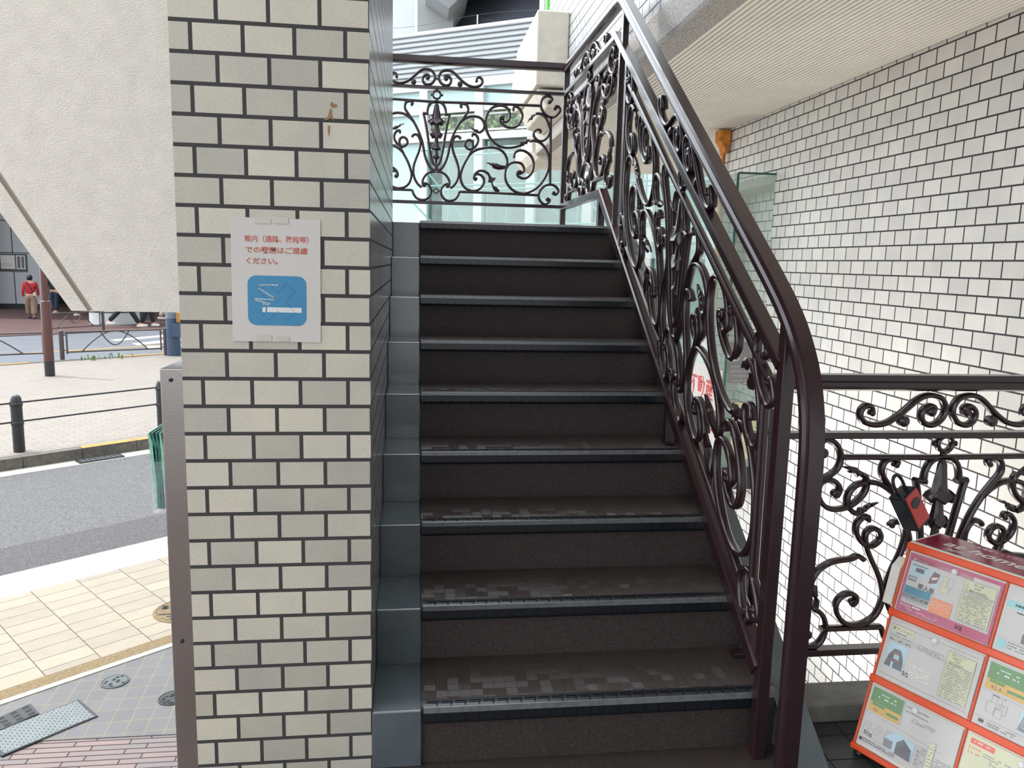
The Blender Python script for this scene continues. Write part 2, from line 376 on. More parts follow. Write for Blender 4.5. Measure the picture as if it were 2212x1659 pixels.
class Flat:
    """printed sheet: origin o, axes ux, uy (unit), thin layers along n"""
    def __init__(s, o, ux, uy, th=.0012):
        s.o = Vector(o); s.ux = Vector(ux).normalized(); s.uy = Vector(uy).normalized(); s.n = s.ux.cross(s.uy).normalized(); s.mb = MB(); s.k = 0; s.th = th
    def P(s, u, v, l): return s.o+s.ux*u+s.uy*v+s.n*(l*.00008)
    def sheet(s, u0, v0, u1, v1, m):
        s.mb.prism([s.P(u0, v0, 0), s.P(u1, v0, 0), s.P(u1, v1, 0), s.P(u0, v1, 0)], -s.n*s.th, m); s.k = 1; return s
    def rect(s, u0, v0, u1, v1, m): return s.poly([(u0, v0), (u1, v0), (u1, v1), (u0, v1)], m)
    def poly(s, pts, m):
        s.k += 1
        s.mb.add([s.P(u, v, s.k) for u, v in pts], [list(range(len(pts)))], m); return s
    def line(s, pts, w, m, closed=False):
        s.k += 1; pts = [Vector((a, b)) for a, b in pts]
        if closed: pts.append(pts[0])
        for a, b in zip(pts, pts[1:]):
            d = (b-a); 
            if d.length < 1e-7: continue
            d.normalize(); q = Vector((-d.y, d.x))*w/2; e = d*w*.3
            s.mb.add([s.P(*(a-e+q), s.k), s.P(*(a-e-q), s.k), s.P(*(b+e-q), s.k), s.P(*(b+e+q), s.k)], [(0, 1, 2, 3)], m)
        return s
    def rrect(s, u0, v0, u1, v1, r, m):
        pts = []
        for cx, cy, a0 in ((u1-r, v1-r, 0), (u0+r, v1-r, PI/2), (u0+r, v0+r, PI), (u1-r, v0+r, 1.5*PI)):
            for k in range(7): a = a0+k*PI/12; pts.append((cx+r*math.cos(a), cy+r*math.sin(a)))
        return s.poly(pts, m)
    def text(s, t, u, v, size, m, width=None, bold=0, rot=0, slant=0):
        vs, fs = text_mesh(t, bold); s.k += 1
        x0 = min(p.x for p in vs); x1 = max(p.x for p in vs); kx = (width/((x1-x0)) if width else size)
        c, si = math.cos(rot), math.sin(rot); out = []
        for p in vs:
            a = (p.x-x0)*kx+p.y*size*slant; b = p.y*size
            out.append(s.P(u+a*c-b*si, v+a*si+b*c, s.k))
        s.mb.add(out, fs, m); return s
    def dashes(s, u0, v0, u1, rows, pitch, h, m, fill=.8):
        """rows of fine print too small to read: broken bars"""
        rnd = random.Random(int((u0+v0)*1e5))
        for r in range(rows):
            x = u0
            while x < u1:
                w = rnd.uniform(.002, .008); e = min(u1, x+w)
                if rnd.random() < fill: s.mb.add([s.P(x, v0-r*pitch, s.k+1), s.P(e, v0-r*pitch, s.k+1), s.P(e, v0-r*pitch+h, s.k+1), s.P(x, v0-r*pitch+h, s.k+1)], [(0, 1, 2, 3)], m)
                x = e+rnd.uniform(.0006, .002)
        s.k += 1; return s
def fillet(w, h, r=.3):
    """rounded rectangle profile (u across side, w along normal)"""
    a = min(w, h)*r; out = []
    for sx, sy in ((1, 1), (-1, 1), (-1, -1), (1, -1)):
        p = [(sx*(w/2-a), sy*h/2), (sx*w/2, sy*(h/2-a))]
        out += p[::-1] if sx*sy > 0 else p
    return out

# ---------------------------------------------------------------- casting outlines (mm from the panel centre / bottom bar)
inner = [[[150,75],[144,53],[122,25],[86,16],[57,24],[35,52],[33,84],[49,111],[72,121],[84,113],[79,102]],[[3,196],[39,191],[68,170],[85,139],[85,114]],[[1,625],[28,621],[47,604],[57,577],[59,550]],[[51,548],[59,550],[87,554]],[[84,552],[75,519],[56,419],[41,326],[31,282],[19,247],[3,232]],[[157,600],[151,612],[165,622],[188,617],[199,599],[198,574],[176,542],[144,498],[113,440],[88,371],[73,296],[54,245],[32,213],[3,202]],[[153,411],[139,420],[120,417],[104,390],[101,359],[111,316],[128,273],[142,229],[145,186],[136,147],[117,115],[92,94]],[[144,498],[170,523],[208,544],[247,548],[282,538],[302,511],[303,480],[287,457],[268,450]],[[230,427],[232,439],[248,437],[265,416],[265,388],[250,362],[227,347],[205,345],[183,366],[190,391],[210,401],[230,389],[233,365],[224,333],[205,295],[183,256],[165,211],[157,167],[169,123],[195,96],[235,84],[274,92],[303,122],[309,157],[292,182],[266,190],[246,180],[245,161],[256,155]],[[3,232],[3,202]]]
wide = [[[205,301],[244,334],[289,351],[341,360],[393,356],[433,332],[454,298],[457,267],[448,241]],[[246,186],[272,209],[304,212],[334,196],[348,171]],[[502,303],[505,326],[524,345],[557,350],[597,332],[624,299],[632,255],[620,210],[591,180],[561,174],[531,187],[526,212],[544,219]],[[557,204],[570,227],[563,252],[546,269],[513,274],[480,265],[454,235],[446,190],[456,146],[484,109],[524,85],[571,79],[623,95],[669,128],[707,181],[729,239],[730,297],[719,347],[688,390],[654,410],[621,413],[601,406]],[[493,597],[491,612],[511,620],[537,599],[550,565],[539,528],[514,498],[475,489],[435,498],[409,522],[405,546],[421,556]],[[422,525],[448,524],[467,543],[468,568],[459,599],[433,619],[397,622],[355,606],[327,574],[313,530],[315,487],[333,438],[366,395],[412,369],[465,363],[517,373],[543,384]],[[636,582],[668,583],[702,560],[723,517],[731,480],[719,442],[693,418],[660,414],[633,435],[626,460],[642,482],[665,483],[673,470]],[[725,656],[741,674],[728,691],[704,694],[679,677],[668,646],[674,615],[695,585],[728,566],[761,569],[788,595],[796,614],[785,631],[766,635],[763,622]],[[736,555],[744,144]],[[767,86],[785,78],[800,101],[786,126],[755,141],[722,137],[689,113],[670,74],[678,39],[706,14],[732,21],[745,41],[730,48]],[[-1,625],[335,631],[664,633]],[[150,75],[412,75],[664,70]]]
topper = [[[57,763],[49,778],[64,787],[85,773],[89,752],[78,733],[55,727],[30,737],[14,761],[14,785],[29,809],[54,818],[80,818],[108,805],[141,776],[166,755],[199,735],[237,728],[269,735],[287,753],[286,774],[271,788],[255,782],[250,767]],[[-16,766],[13,768]]]
narrow = [[[395,643],[410,655],[406,670],[395,681],[381,683],[360,672],[343,649],[337,623],[342,599],[357,580],[381,566],[409,556],[431,565],[442,586],[438,603],[424,603]],[[258,572],[247,557],[246,527],[259,503],[282,482],[310,468],[343,464],[376,474],[396,498],[402,522],[395,547],[376,557],[355,555],[337,539],[333,520],[343,506]],[[232,300],[252,312],[275,303],[312,299],[344,291],[375,271],[395,239],[400,211]],[[375,173],[376,150],[382,143],[362,131],[344,106],[338,73],[345,42],[366,19],[395,18],[415,33],[422,57],[404,66],[391,56]]]
b_in = [[74,107,13],[156,602,10],[151,410,10],[230,428,8],[254,159,14]]
b_w = [[502,307,9],[544,210,16],[491,600,10],[421,546,16],[671,471,10],[724,658,14],[763,622,14],[770,87,14],[730,46,14]]
b_t = [[58,768,14],[251,764,9],[146,739,17]]
b_n = [[397,641,17],[343,513,15],[423,599,14],[396,58,15]]
leaf_in = [[[274,452],[264,444],[251,448],[249,453],[238,455],[238,461],[227,464],[225,471],[212,477],[198,484],[209,484],[219,481],[227,483],[234,475],[241,476],[247,468],[253,468],[258,464],[266,467],[267,458]]]
leaf_w = [[[457,251],[451,232],[428,225],[399,222],[382,227],[369,229],[356,247],[333,257],[320,260],[333,267],[349,265],[356,260],[365,266],[375,261],[385,265],[398,258],[415,253],[441,242]],[[540,368],[536,380],[542,396],[536,402],[552,404],[558,416],[571,413],[581,424],[598,423],[617,427],[601,416],[608,412],[591,403],[585,389],[569,391],[566,378],[553,379]],[[639,575],[623,561],[614,543],[601,543],[594,533],[580,522],[588,536],[594,552],[600,555],[603,568],[616,575],[629,580]],[[344,177],[357,178],[364,172],[389,171],[374,164],[367,159],[359,161],[364,149],[366,130],[375,108],[392,88],[415,89],[402,79],[385,83],[369,99],[360,124],[355,149],[348,158],[335,143],[339,160]]]
leaf_n = [[[335,602],[323,599],[305,600],[282,595],[263,579],[254,566],[261,568],[267,565],[274,570],[279,563],[289,576],[299,579],[308,579],[314,588],[324,593]],[[400,216],[389,220],[377,218],[374,206],[373,194],[369,185],[376,180],[367,164],[377,164],[381,169],[386,178],[395,188]]]

# ================================================================ building shell
FZ = -1.367; Y1, T_, Z1, R_ = 1.96, .2537, -1.193, .1735
def facebox(name, x0, x1, y0, y1, z0, z1, mx, my, mz):
    mb = MB(); v = [Vector((x, y, z)) for z in (z0, z1) for y in (y0, y1) for x in (x0, x1)]
    mb.add(v, [(0, 4, 6, 2), (1, 3, 7, 5)], mx); mb.add(v, [(0, 1, 5, 4), (2, 6, 7, 3)], my); mb.add(v, [(0, 2, 3, 1), (4, 5, 7, 6)], mz)
    return struct(mb.build(name))
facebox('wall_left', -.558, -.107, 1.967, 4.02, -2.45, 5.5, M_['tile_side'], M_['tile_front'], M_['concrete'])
gl = MB(); gy = 1.9662
for ol in ([(-.196, .366), (-.190, .361), (-.182, .359), (-.184, .354), (-.193, .352), (-.199, .357)], [(-.199, .350), (-.204, .332), (-.215, .322), (-.205, .324), (-.196, .329), (-.190, .320), (-.194, .335), (-.196, .350)], [(-.204, .312), (-.199, .310), (-.202, .286), (-.205, .296)]):
    gl.prism([(a, gy, b) for a, b in ol], (0, .0006, 0), M_['glue'])
gl.build('glue_mark', parent=bpy.data.objects['wall_left']).location = (0, 0, 0)
# right wall with the shop-window opening
mb = MB(); X0, X1 = 2.2047, 2.5
def quad(mb, a, b, c, d, m): mb.add([a, b, c, d], [(0, 1, 2, 3)], m)
WY0, WY1, WZ0, WZ1, WX = 4.72, 5.60, -1.28, .575, 2.42
tw, tr = M_['tile_wall'], M_['tile_ret']
mb.box(X0, X1, -4.5, WY0, -2.45, .985, tw); mb.box(X0, X1, WY1, 5.66, -2.45, .985, tw)
mb.box(X0, X1, WY0, WY1, WZ1, .985, tw); mb.box(X0, X1, WY0, WY1, -2.45, WZ0, tw)
struct(mb.build('wall_right'))
mb = MB(); mb.box(WX, X1, WY0, WY1, WZ0, WZ1, tw); mb.box(X0+.01, WX, WY1-.02, WY1, WZ0, WZ1-.05, tr); mb.box(X0, WX, WY0, WY1-.02, WZ1-.05, WZ1-.001, M_['smooth_cream'])
struct(mb.build('wall_right_recess'))
# ribbed soffit: real grooves running away from the camera
def soffit(name, y0, y1, x0=1.20, x1=2.20, z=.965):
    mb = MB(); n = int((x1-x0)/.0255); p = (x1-x0)/n; prof = []
    for i in range(n):
        x = x0+i*p; prof += [(x, z), (x+p*.62, z), (x+p*.70, z+.010), (x+p*.92, z+.010)]
    prof += [(x1, z), (x1, z+.03), (x0, z+.03)]
    mb.prism([(x, y0, zz) for x, zz in prof], (0, y1-y0, 0), M_['ceil']); return struct(mb.build(name))
soffit('ceiling', -4.5, 5.475); soffit('ceiling_outer', 5.49, 8.3)
mb = MB(); mb.box(1.20, 3.2, -4.5, 8.3, .997, 1.12, M_['roof']); mb.box(2.2, 3.2, 5.66, 8.3, .965, .997, M_['ceil']); struct(mb.build('ceiling_slab'))
# speckled edge beam and the tiled storey above it
mb = MB(); mb.prism([(1.07, 0, 1.12), (1.07, 0, .985), (1.075, 0, .965), (1.20, 0, .965), (1.20, 0, 1.12)], (0, 12.8, 0), M_['terrazzo'])
mb.v = [(x, y-4.5, z) for x, y, z in mb.v]; struct(mb.build('trim_1'))
facebox('wall_upper', 1.07, 1.4, -4.5, 7.15, 1.1201, 4.6, M_['tile_upper'], M_['tile_ret'], M_['roof'])
# balcony fin and its sloping foot on the upper wall
mb = MB(); mb.prism([(.84, 5.69, 1.74), (.84, 6.75, 1.74), (.84, 7.10, 1.52), (.84, 7.12, 1.30), (.84, 6.6, 1.235), (.84, 5.69, 1.235)], (.229, 0, 0), M_['cream_conc'])
t = mb.build('balcony_fin', bevel=.012); tag(t, 'cream concrete balcony fin projecting from the upper tiled wall', 'balcony')
mb = MB(); mb.prism([(1.069, 5.72, 1.22), (.86, 5.72, 1.22), (.93, 5.72, 1.10), (1.069, 5.72, 1.06)], (0, 1.0, 0), M_['cream_conc'])
mb.build('sloping_foot', parent=t, bevel=.008)
mb = MB(); mb.prism([(1.20, 7.16, .90), (1.10, 7.16, .93), (1.04, 7.16, 1.0), (1.03, 7.16, 1.11), (1.20, 7.16, 1.11)], (0, 1.1, 0), M_['cream_conc'])
t = mb.build('canopy_edge', bevel=.01); tag(t, 'cream slanted canopy edge below the balcony fin, beyond the corner post', 'canopy')
# upstairs window jamb with green strip
t = thing('shop_window_frame', 'dark window jamb with bright green strip high on the tiled wall', 'window frame', (1.06, 6.6, 1.85))
mb = MB(); mb.box(1.055, 1.069, 6.66, 6.80, 1.86, 2.6, M_['black']); mb.build('jamb', parent=t)
mb = MB(); mb.box(1.05, 1.069, 6.61, 6.655, 1.86, 2.6, M_['green_paint']); mb.build('green_strip', parent=t)
# roof over the hall, above the frame
mb = MB(); mb.box(-.56, 1.068, -4.5, 1.3, 1.35, 1.5, M_['roof']); struct(mb.build('ceiling_hall'))
# unseen tube lamp, added under the stairs to brighten the stairwell wall and soffit
lt = thing('stairwell_fill_lamp', 'added unseen tube lamp on the wall under the stairs, brightening the stairwell', 'lamp', (1.15, 3.2, -1.60))
mb = MB(); mb.box(1.129, 1.150, 2.6, 3.8, -1.66, -1.54, M_['white_wall']); mb.build('added_housing', parent=lt, bevel=.004)
mb = MB(); mb.tube([(1.165, 2.65, -1.60), (1.165, 3.75, -1.60)], .014, 10); mb.build('added_tube', M_['white_wall'], lt, smooth=50)
ad = bpy.data.lights.new('tube_fill_light', 'AREA'); ad.shape = 'RECTANGLE'; ad.size = .06; ad.size_y = 1.1; ad.energy = 30; ad.color = (1, .98, .94)
al_ = bpy.data.objects.new('tube_fill_light', ad); C.objects.link(al_); al_.parent = lt; al_.location = (.04, 0, 0); al_.rotation_euler = Vector((-.62, 0, -.78)).to_track_quat('Z', 'Y').to_euler()
# floors
mb = MB(); mb.box(-.1065, 1.0399, 1.955, 2.2, FZ-.18, FZ-.0002, M_['tread']); mb.box(-.56, 1.06, -4.5, 1.955, FZ-.18, FZ-.0001, M_['tread']); struct(mb.build('floor'))
mb = MB(); mb.box(1.0601, 2.204, -4.5, 2.19, FZ-.18, FZ, M_['dark_tile']); struct(mb.build('floor_tiled'))
mb = MB(); mb.box(1.14, 2.204, 2.065, 2.19, FZ, -1.302, M_['concrete']); struct(mb.build('trim_2', bevel=.008))
# basement stairwell wall below the fence, under the stairs
mb = MB(); mb.box(1.0, 1.128, 2.24, 4.05, -2.45, FZ-.001, M_['stucco']); struct(mb.build('wall_stairwell'))
mb = MB(); mb.box(-.106, 1.0, 2.24, 3.9, FZ-.3, FZ-.1801, M_['concrete']); struct(mb.build('floor_under_stairs'))

# ================================================================ staircase
stair = thing('staircase', 'dark brown straight staircase with black ribbed nosings rising to a landing', 'stairs', (.5, 1.96, FZ))
xl, xr = .027, 1.04
for k in range(9):
    yk = Y1+k*T_; zk = Z1+k*R_; yn = Y1+(k+1)*T_+.02 if k < 8 else 5.32
    z_lo = FZ if k < 8 else zk-.22
    mb = MB(); mb.box(xl, xr, yk+.024, yn+.0235, z_lo, zk-.005, M_['concrete'])
    st = mb.build('step', parent=stair) if k < 8 else mb.build('landing_slab', parent=stair)
    mb = MB(); mb.box(xl+.001, xr-.001, yk+.0195, yk+.0238, max(z_lo, zk-R_), zk-.03, M_['riser'])
    mb.build('riser_sheet', parent=st).location = (0, 0, 0)
    mb = MB(); mb.box(xl, xr, yk+.046, min(yn, yk+1.3), zk-.005, zk, M_['tread']); mb.build('tread_sheet', parent=st).location = (0, 0, 0)
    mb = MB(); w = .0385; n = int((xr-.05-xl)/w)+0; x1n = xr-.05
    base = [(yk-.001, zk-.044), (yk-.006, zk-.03), (yk-.006, zk-.010), (yk+.002, zk-.001), (yk+.045, zk-.0005), (yk+.045, zk-.005), (yk+.018, zk-.006), (yk+.018, zk-.044)]
    mb.prism([(xl+.002, a, b) for a, b in base], (x1n-xl-.004, 0, 0), M_['rubber'])
    blk = [(yk-.008, zk-.034), (yk-.0085, zk-.010), (yk+.001, zk+.0012), (yk+.017, zk+.0026), (yk+.017, zk-.003), (yk+.0, zk-.034)]
    for i in range(n):
        a = xl+.004+i*w; mb.prism([(a, p, q) for p, q in blk], (w-.004, 0, 0), M_['rubber'])
        mb.box(a+.01, a+w+.004, yk+.021, yk+.026, zk-.001, zk+.002, M_['rubber']); mb.box(a+.01, a+w+.004, yk+.031, yk+.036, zk-.001, zk+.002, M_['rubber'])
    mb.prism([(xl+.004, yk-.0088, zk-.0095), (xl+.004, yk-.0046, zk-.0042), (xl+.004, yk-.0002, zk+.0016), (xl+.004, yk+.0035, zk+.0024), (xl+.004, yk+.0035, zk+.0014), (xl+.004, yk, zk)], (x1n-xl-.008, 0, 0), M_['edge_glint'])  # thin strip painting the highlight on the rounded front edge
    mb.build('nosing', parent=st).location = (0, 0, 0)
    mb = MB(); mb.box(-.1068, xl-.0006, yk+.006, (Y1+(k+1)*T_+.006 if k < 8 else 5.3), (FZ if k < 8 else zk-.2), zk-.008, M_['grey_paint'])
    mb.build('side_strip_step', parent=stair, bevel=.004)
# sloping stringer kerb
def zs(y): return -.80+.69*(y-2.607)
mb = MB(); mb.prism([(1.0405, 1.785, FZ+.001), (1.0405, 1.785, FZ+.002), (1.0405, 3.985, zs(3.985)), (1.0405, 5.3, zs(3.985)), (1.0405, 5.3, -.1), (1.0405, 4.1, -.1), (1.0405, 4.1, FZ+.001)], (.088, 0, 0), M_['grey_paint'])
mb.build('stringer_kerb', parent=stair, bevel=.006)

# ================================================================ wrought-iron railings
XR = .97
PROF = fillet(.029, .0155, .34)
def panel(parent, P, N, variant, us=1.0, topper_on=True, seed=0):
    """ornamental casting; P(u, h) -> world point (mm), N plane normal"""
    N = Vector(N).normalized(); mb = MB(); leaves = []
    strokes = list(inner)+(list(wide) if variant == 'wide' else list(narrow)+[[(0, 625), (338, 628)], [(150, 75), (352, 75)]])
    balls = list(b_in)+(list(b_w) if variant == 'wide' else list(b_n)); lv = list(leaf_in)+(list(leaf_w) if variant == 'wide' else list(leaf_n))
    for s in (1, -1):
        for st in strokes:
            pts = [P(s*a*us, b) for a, b in st]
            path = smooth_path(pts, 4) if len(pts) > 3 else pts
            mb.sweep(path, N, PROF)
        for a, b, r in balls:
            r = r/1000*.95; o = P(s*a*us, b)
            mb.lathe(o, N, [(0, -.017), (r*.35, -.017), (r*.45, -.013), (r*.8, -.0125), (r, -.009), (r, .009), (r*.8, .0125), (r*.45, .013), (r*.35, .017), (0, .017)], 12)
        for l in lv: leaves.append([P(s*a*us, b) for a, b in l])
    rg = mb.build('scrollwork', M_['iron'], parent, smooth=50)
    for pts in leaves:
        lb = MB(); c = sum(pts, Vector())/len(pts); n = len(pts)
        f = [p+N*.004 for p in pts]; bk = [p-N*.004 for p in pts]
        mid = [c+(p-c)*.45+N*.011 for p in pts]; mid2 = [c+(p-c)*.45-N*.011 for p in pts]
        fs = []
        for i in range(n):
            j = (i+1) % n
            fs += [(i, j, n+j, n+i), (i, 2*n+i, 2*n+j, j), (n+i, n+j, 3*n+j, 3*n+i)]
        fs += [list(range(2*n, 3*n)), list(range(3*n, 4*n))]
        lb.add(f+bk+mid+mid2, fs); lb.build('acanthus_leaf', M_['iron'], parent, smooth=30)
    # bellflower stem
    bl = [(615, 8), (605, 15), (560, 21), (525, 26), (508, 38), (496, 52), (490, 46), (488, 16), (470, 18), (440, 23), (424, 33), (414, 38), (409, 32), (407, 12), (380, 14), (350, 19), (338, 29), (331, 24), (326, 10), (300, 13), (287, 21), (279, 17), (270, 7), (236, 4)]
    bb = MB(); n = 12; vs = []
    for h, r in bl:
        for k in range(n):
            a = 2*PI*k/n; sc = 1+.10*math.cos(6*a) if r > 18 else 1
            vs.append(P(r*math.cos(a)*sc, h+(9*math.cos(6*a) if r > 30 else 0))+N*(r/1000*.7*math.sin(a)))
    L = len(bl); bb.add(vs, [(i*n+k, i*n+(k+1) % n, (i+1)*n+(k+1) % n, (i+1)*n+k) for i in range(L-1) for k in range(n)]+[list(range(n))[::-1], [(L-1)*n+k for k in range(n)]])
    bb.build('bellflower_stem', M_['iron'], parent, smooth=45)
    rb = MB(); ring = [P(24*math.cos(a)*1.0, 668+24*math.sin(a)) for a in [2*PI*k/20 for k in range(20)]]
    rb.sweep(ring, N, fillet(.024, .012, .3), closed=True)
    for s in (1, -1): rb.lathe(P(s*31*us, 668), P(s*40*us, 668)-P(s*31*us, 668), [(.006, -.006), (.006, 0), (.009, .002), (.009, .007), (.004, .010)], 10)
    rb.sweep([P(0, 692), P(0, 705)], N, fillet(.02, .016)); rb.sweep([P(0, 628), P(0, 645)], N, fillet(.02, .02))
    rb.build('crest_ring', M_['iron'], parent, smooth=50); rb = MB()
    ring = [P(15*math.cos(a), 75+15*math.sin(a)) for a in [2*PI*k/16 for k in range(16)]]; rb.sweep(ring, N, fillet(.022, .008, .3), closed=True)
    rb.sweep([P(-34, 77), P(-15, 75)], N, fillet(.018, .009)); rb.sweep([P(15, 75), P(34, 77)], N, fillet(.018, .009))
    rb.build('base_ring', M_['iron'], parent, smooth=50)
    if topper_on:
        tb = MB()
        for s in (1, -1):
            for st in topper[:1]: tb.sweep(smooth_path([P(s*a*us, b) for a, b in st], 4), N, PROF)
            for a, b, r in b_t:
                r = r/1000; tb.lathe(P(s*a*us, b), N, [(0, -.016), (r*.4, -.015), (r, -.01), (r, .01), (r*.4, .015), (0, .016)], 12)
        tb.sweep([P(-16, 766), P(14, 766)], N, fillet(.02, .01)); tb.build('crest_scroll', M_['iron'], parent, smooth=50)
def bar(parent, name, a, b, side, w, h, sm=30):
    mb = MB(); mb.sweep([a, b], side, fillet(w, h, .12)); return mb.build(name, M_['iron'], parent)
HPROF = [(-.020, -.024), (.020, -.024), (.020, -.006), (.0285, -.002), (.030, .008), (.026, .018), (.016, .024), (-.016, .024), (-.026, .018), (-.030, .008), (-.0285, -.002), (-.020, -.006)]
# stair railing
sr = thing('stair_railing', 'dark brown wrought-iron stair railing with scrolls, sloping up the right side of the stairs', 'railing', (XR, 1.93, FZ))
zb = lambda y: -.475+.69*(y-2.86); zt = lambda y: zb(y)+.86; zh = lambda y: -.10+.717*(y-1.94)
path = [(XR, 3.90, 1.245), (XR, 3.83, 1.243), (XR, 3.78, zh(3.78)), (XR, 2.05, zh(2.05)), (XR, 1.95, zh(1.95)-.005), (XR, 1.875, -.170), (XR, 1.815, -.255), (XR, 1.78, -.345), (XR, 1.765, -.44), (XR, 1.762, -.56), (XR, 1.762, FZ)]
mb = MB(); pp = smooth_path(path[3:10], 5); mb.sweep([Vector(p) for p in path[:3]]+pp+[Vector(path[-1])], (1, 0, 0), HPROF); mb.build('handrail', M_['iron'], sr, smooth=35)
bar(sr, 'top_bar', (XR, 3.89, zt(3.89)), (XR, 1.94, zt(1.94)), (1, 0, 0), .044, .034)
bar(sr, 'bottom_bar', (XR, 4.086, zb(4.086)), (XR, 1.94, zb(1.94)), (1, 0, 0), .050, .050)
mb = MB(); mb.box(XR-.018, XR+.018, 1.912, 1.948, FZ, -.115); mb.build('newel_post', M_['iron'], sr, bevel=.003)
mb = MB(); mb.box(XR-.018, XR+.018, 2.815, 2.851, Z1+3*R_, zb(2.83)-.01); mb.build('intermediate_post', M_['iron'], sr, bevel=.003)
mb = MB(); mb.box(XR-.014, XR+.014, 3.745, 3.775, zt(3.76), zh(3.76)); mb.build('upper_post', M_['iron'], sr, bevel=.003)
mb = MB(); mb.box(XR-.014, XR+.014, 3.655, 3.685, zb(3.67), zt(3.67)); mb.build('end_bar', M_['iron'], sr, bevel=.003)
for a_, b_ in (((XR, 3.62, zb(3.62)+.757), (XR, 2.02, zb(2.02)+.757)), ): mb = MB(); mb.sweep([a_, b_], (1, 0, 0), fillet(.029, .018, .3)); mb.build('inner_bar', M_['iron'], sr)
panel(sr, lambda u, h: Vector((XR, 2.83+u/1000*1.075, zb(2.83+u/1000*1.075)+h/1000*1.21)), (1, 0, 0), 'wide')
# landing side railing
ls = thing('landing_side_railing', 'short level wrought-iron railing along the landing, between stair top and corner post', 'railing', (XR, 4.6, .195))
LZ = .371
mb = MB(); mb.sweep([(XR, 5.2, LZ+.874), (XR, 3.9, LZ+.874)], (1, 0, 0), HPROF); mb.build('handrail', M_['iron'], ls, smooth=35)
bar(ls, 'top_bar', (XR, 5.19, LZ+.711), (XR, 3.89, LZ+.715), (1, 0, 0), .042, .028)
bar(ls, 'bottom_bar', (XR, 5.19, LZ), (XR, 4.075, LZ), (1, 0, 0), .046, .040)
mb = MB(); mb.box(XR-.018, XR+.018, 4.09, 4.126, .195, LZ-.008); mb.build('leg', M_['iron'], ls, bevel=.003)
bar(ls, 'end_bar', (XR, 3.80, zb(3.8)), (XR, 3.80, zt(3.8)), (1, 0, 0), .026, .030)
panel(ls, lambda u, h: Vector((XR, 4.50+u/1000*1.42, LZ+h/1000)), (1, 0, 0), 'narrow')
# landing end railing (faces the camera)
lr = thing('landing_end_railing', 'level wrought-iron railing across the far end of the landing, with tulip scrollwork', 'railing', (.2, 5.2, .195))
mb = MB(); mb.sweep([(-.95, 5.2, LZ+.874), (XR+.02, 5.2, LZ+.874)], (0, 1, 0), HPROF); mb.build('handrail', M_['iron'], lr, smooth=35)
bar(lr, 'top_bar', (-.95, 5.2, LZ+.711), (XR, 5.2, LZ+.711), (0, 1, 0), .036, .018)
bar(lr, 'bottom_bar', (-.95, 5.2, LZ), (XR, 5.2, LZ), (0, 1, 0), .036, .020)
mb = MB(); mb.box(XR-.018, XR+.018, 5.182, 5.218, .19, LZ+.86); mb.build('corner_post', M_['iron'], lr, bevel=.003)
mb = MB(); mb.box(-.95, -.915, 5.182, 5.218, .19, LZ+.86); mb.build('far_post', M_['iron'], lr, bevel=.003)
panel(lr, lambda u, h: Vector((.137+u/1000, 5.2, LZ+h/1000)), (0, -1, 0), 'wide')
mb = MB(); mb.box(-.96, -.107, 4.03, 5.32, .03, .19, M_['concrete']); struct(mb.build('floor_landing'))
# stairwell fence on the right
fr = thing('stairwell_fence', 'level wrought-iron fence on a low kerb in front of the white tiled wall', 'railing', (1.6, 2.17, -1.302))
FB = -1.186
mb = MB(); mb.sweep([(.985, 2.17, FB+.858), (2.204, 2.17, FB+.858)], (0, 1, 0), HPROF); mb.build('handrail', M_['iron'], fr, smooth=35)
bar(fr, 'top_bar', (.985, 2.17, FB+.697), (2.204, 2.17, FB+.697), (0, 1, 0), .038, .019)
bar(fr, 'bottom_bar', (.985, 2.17, FB), (2.204, 2.17, FB), (0, 1, 0), .038, .021)
for x in (1.045, 2.17):
    mb = MB(); mb.box(x-.016, x+.016, 2.154, 2.186, -1.302, FB+.84); mb.build('fence_post', M_['iron'], fr, bevel=.003)
panel(fr, lambda u, h: Vector((1.6235+u/1000, 2.17, FB+h/1000)), (0, -1, 0), 'narrow')

# ================================================================ shop window
sw = thing('shop_display_window', 'projecting glass shop window standing off the white tiled wall', 'shop window', (1.965, 4.72, -1.42))
mb = MB(); mb.box(1.965, 2.204, 4.716, 4.724, WZ0, WZ1, M_['glass']); mb.build('front_pane', parent=sw)
mb = MB(); mb.box(1.961, 1.969, 4.726, 6.1, WZ0, WZ1, M_['glass']); mb.build('side_pane', parent=sw)
mb = MB(); mb.box(1.965, 2.204, 4.726, 5.58, WZ1, WZ1+.008, M_['glass']); mb.build('top_pane', parent=sw)
mb = MB(); mb.box(1.959, 1.971, 4.714, 4.726, WZ0, WZ1, M_['glass_edge']); mb.box(1.965, 2.204, 4.713, 4.7155, WZ1-.004, WZ1+.008, M_['glass_edge']); mb.box(1.958, 1.9605, 5.72, 5.73, WZ0, WZ1, M_['glass_edge']); mb.build('glass_edges', parent=sw)
mb = MB(); mb.box(1.95, 2.20, 4.70, 6.1, -1.42, WZ0, M_['black']); mb.build('base', parent=sw, bevel=.005)
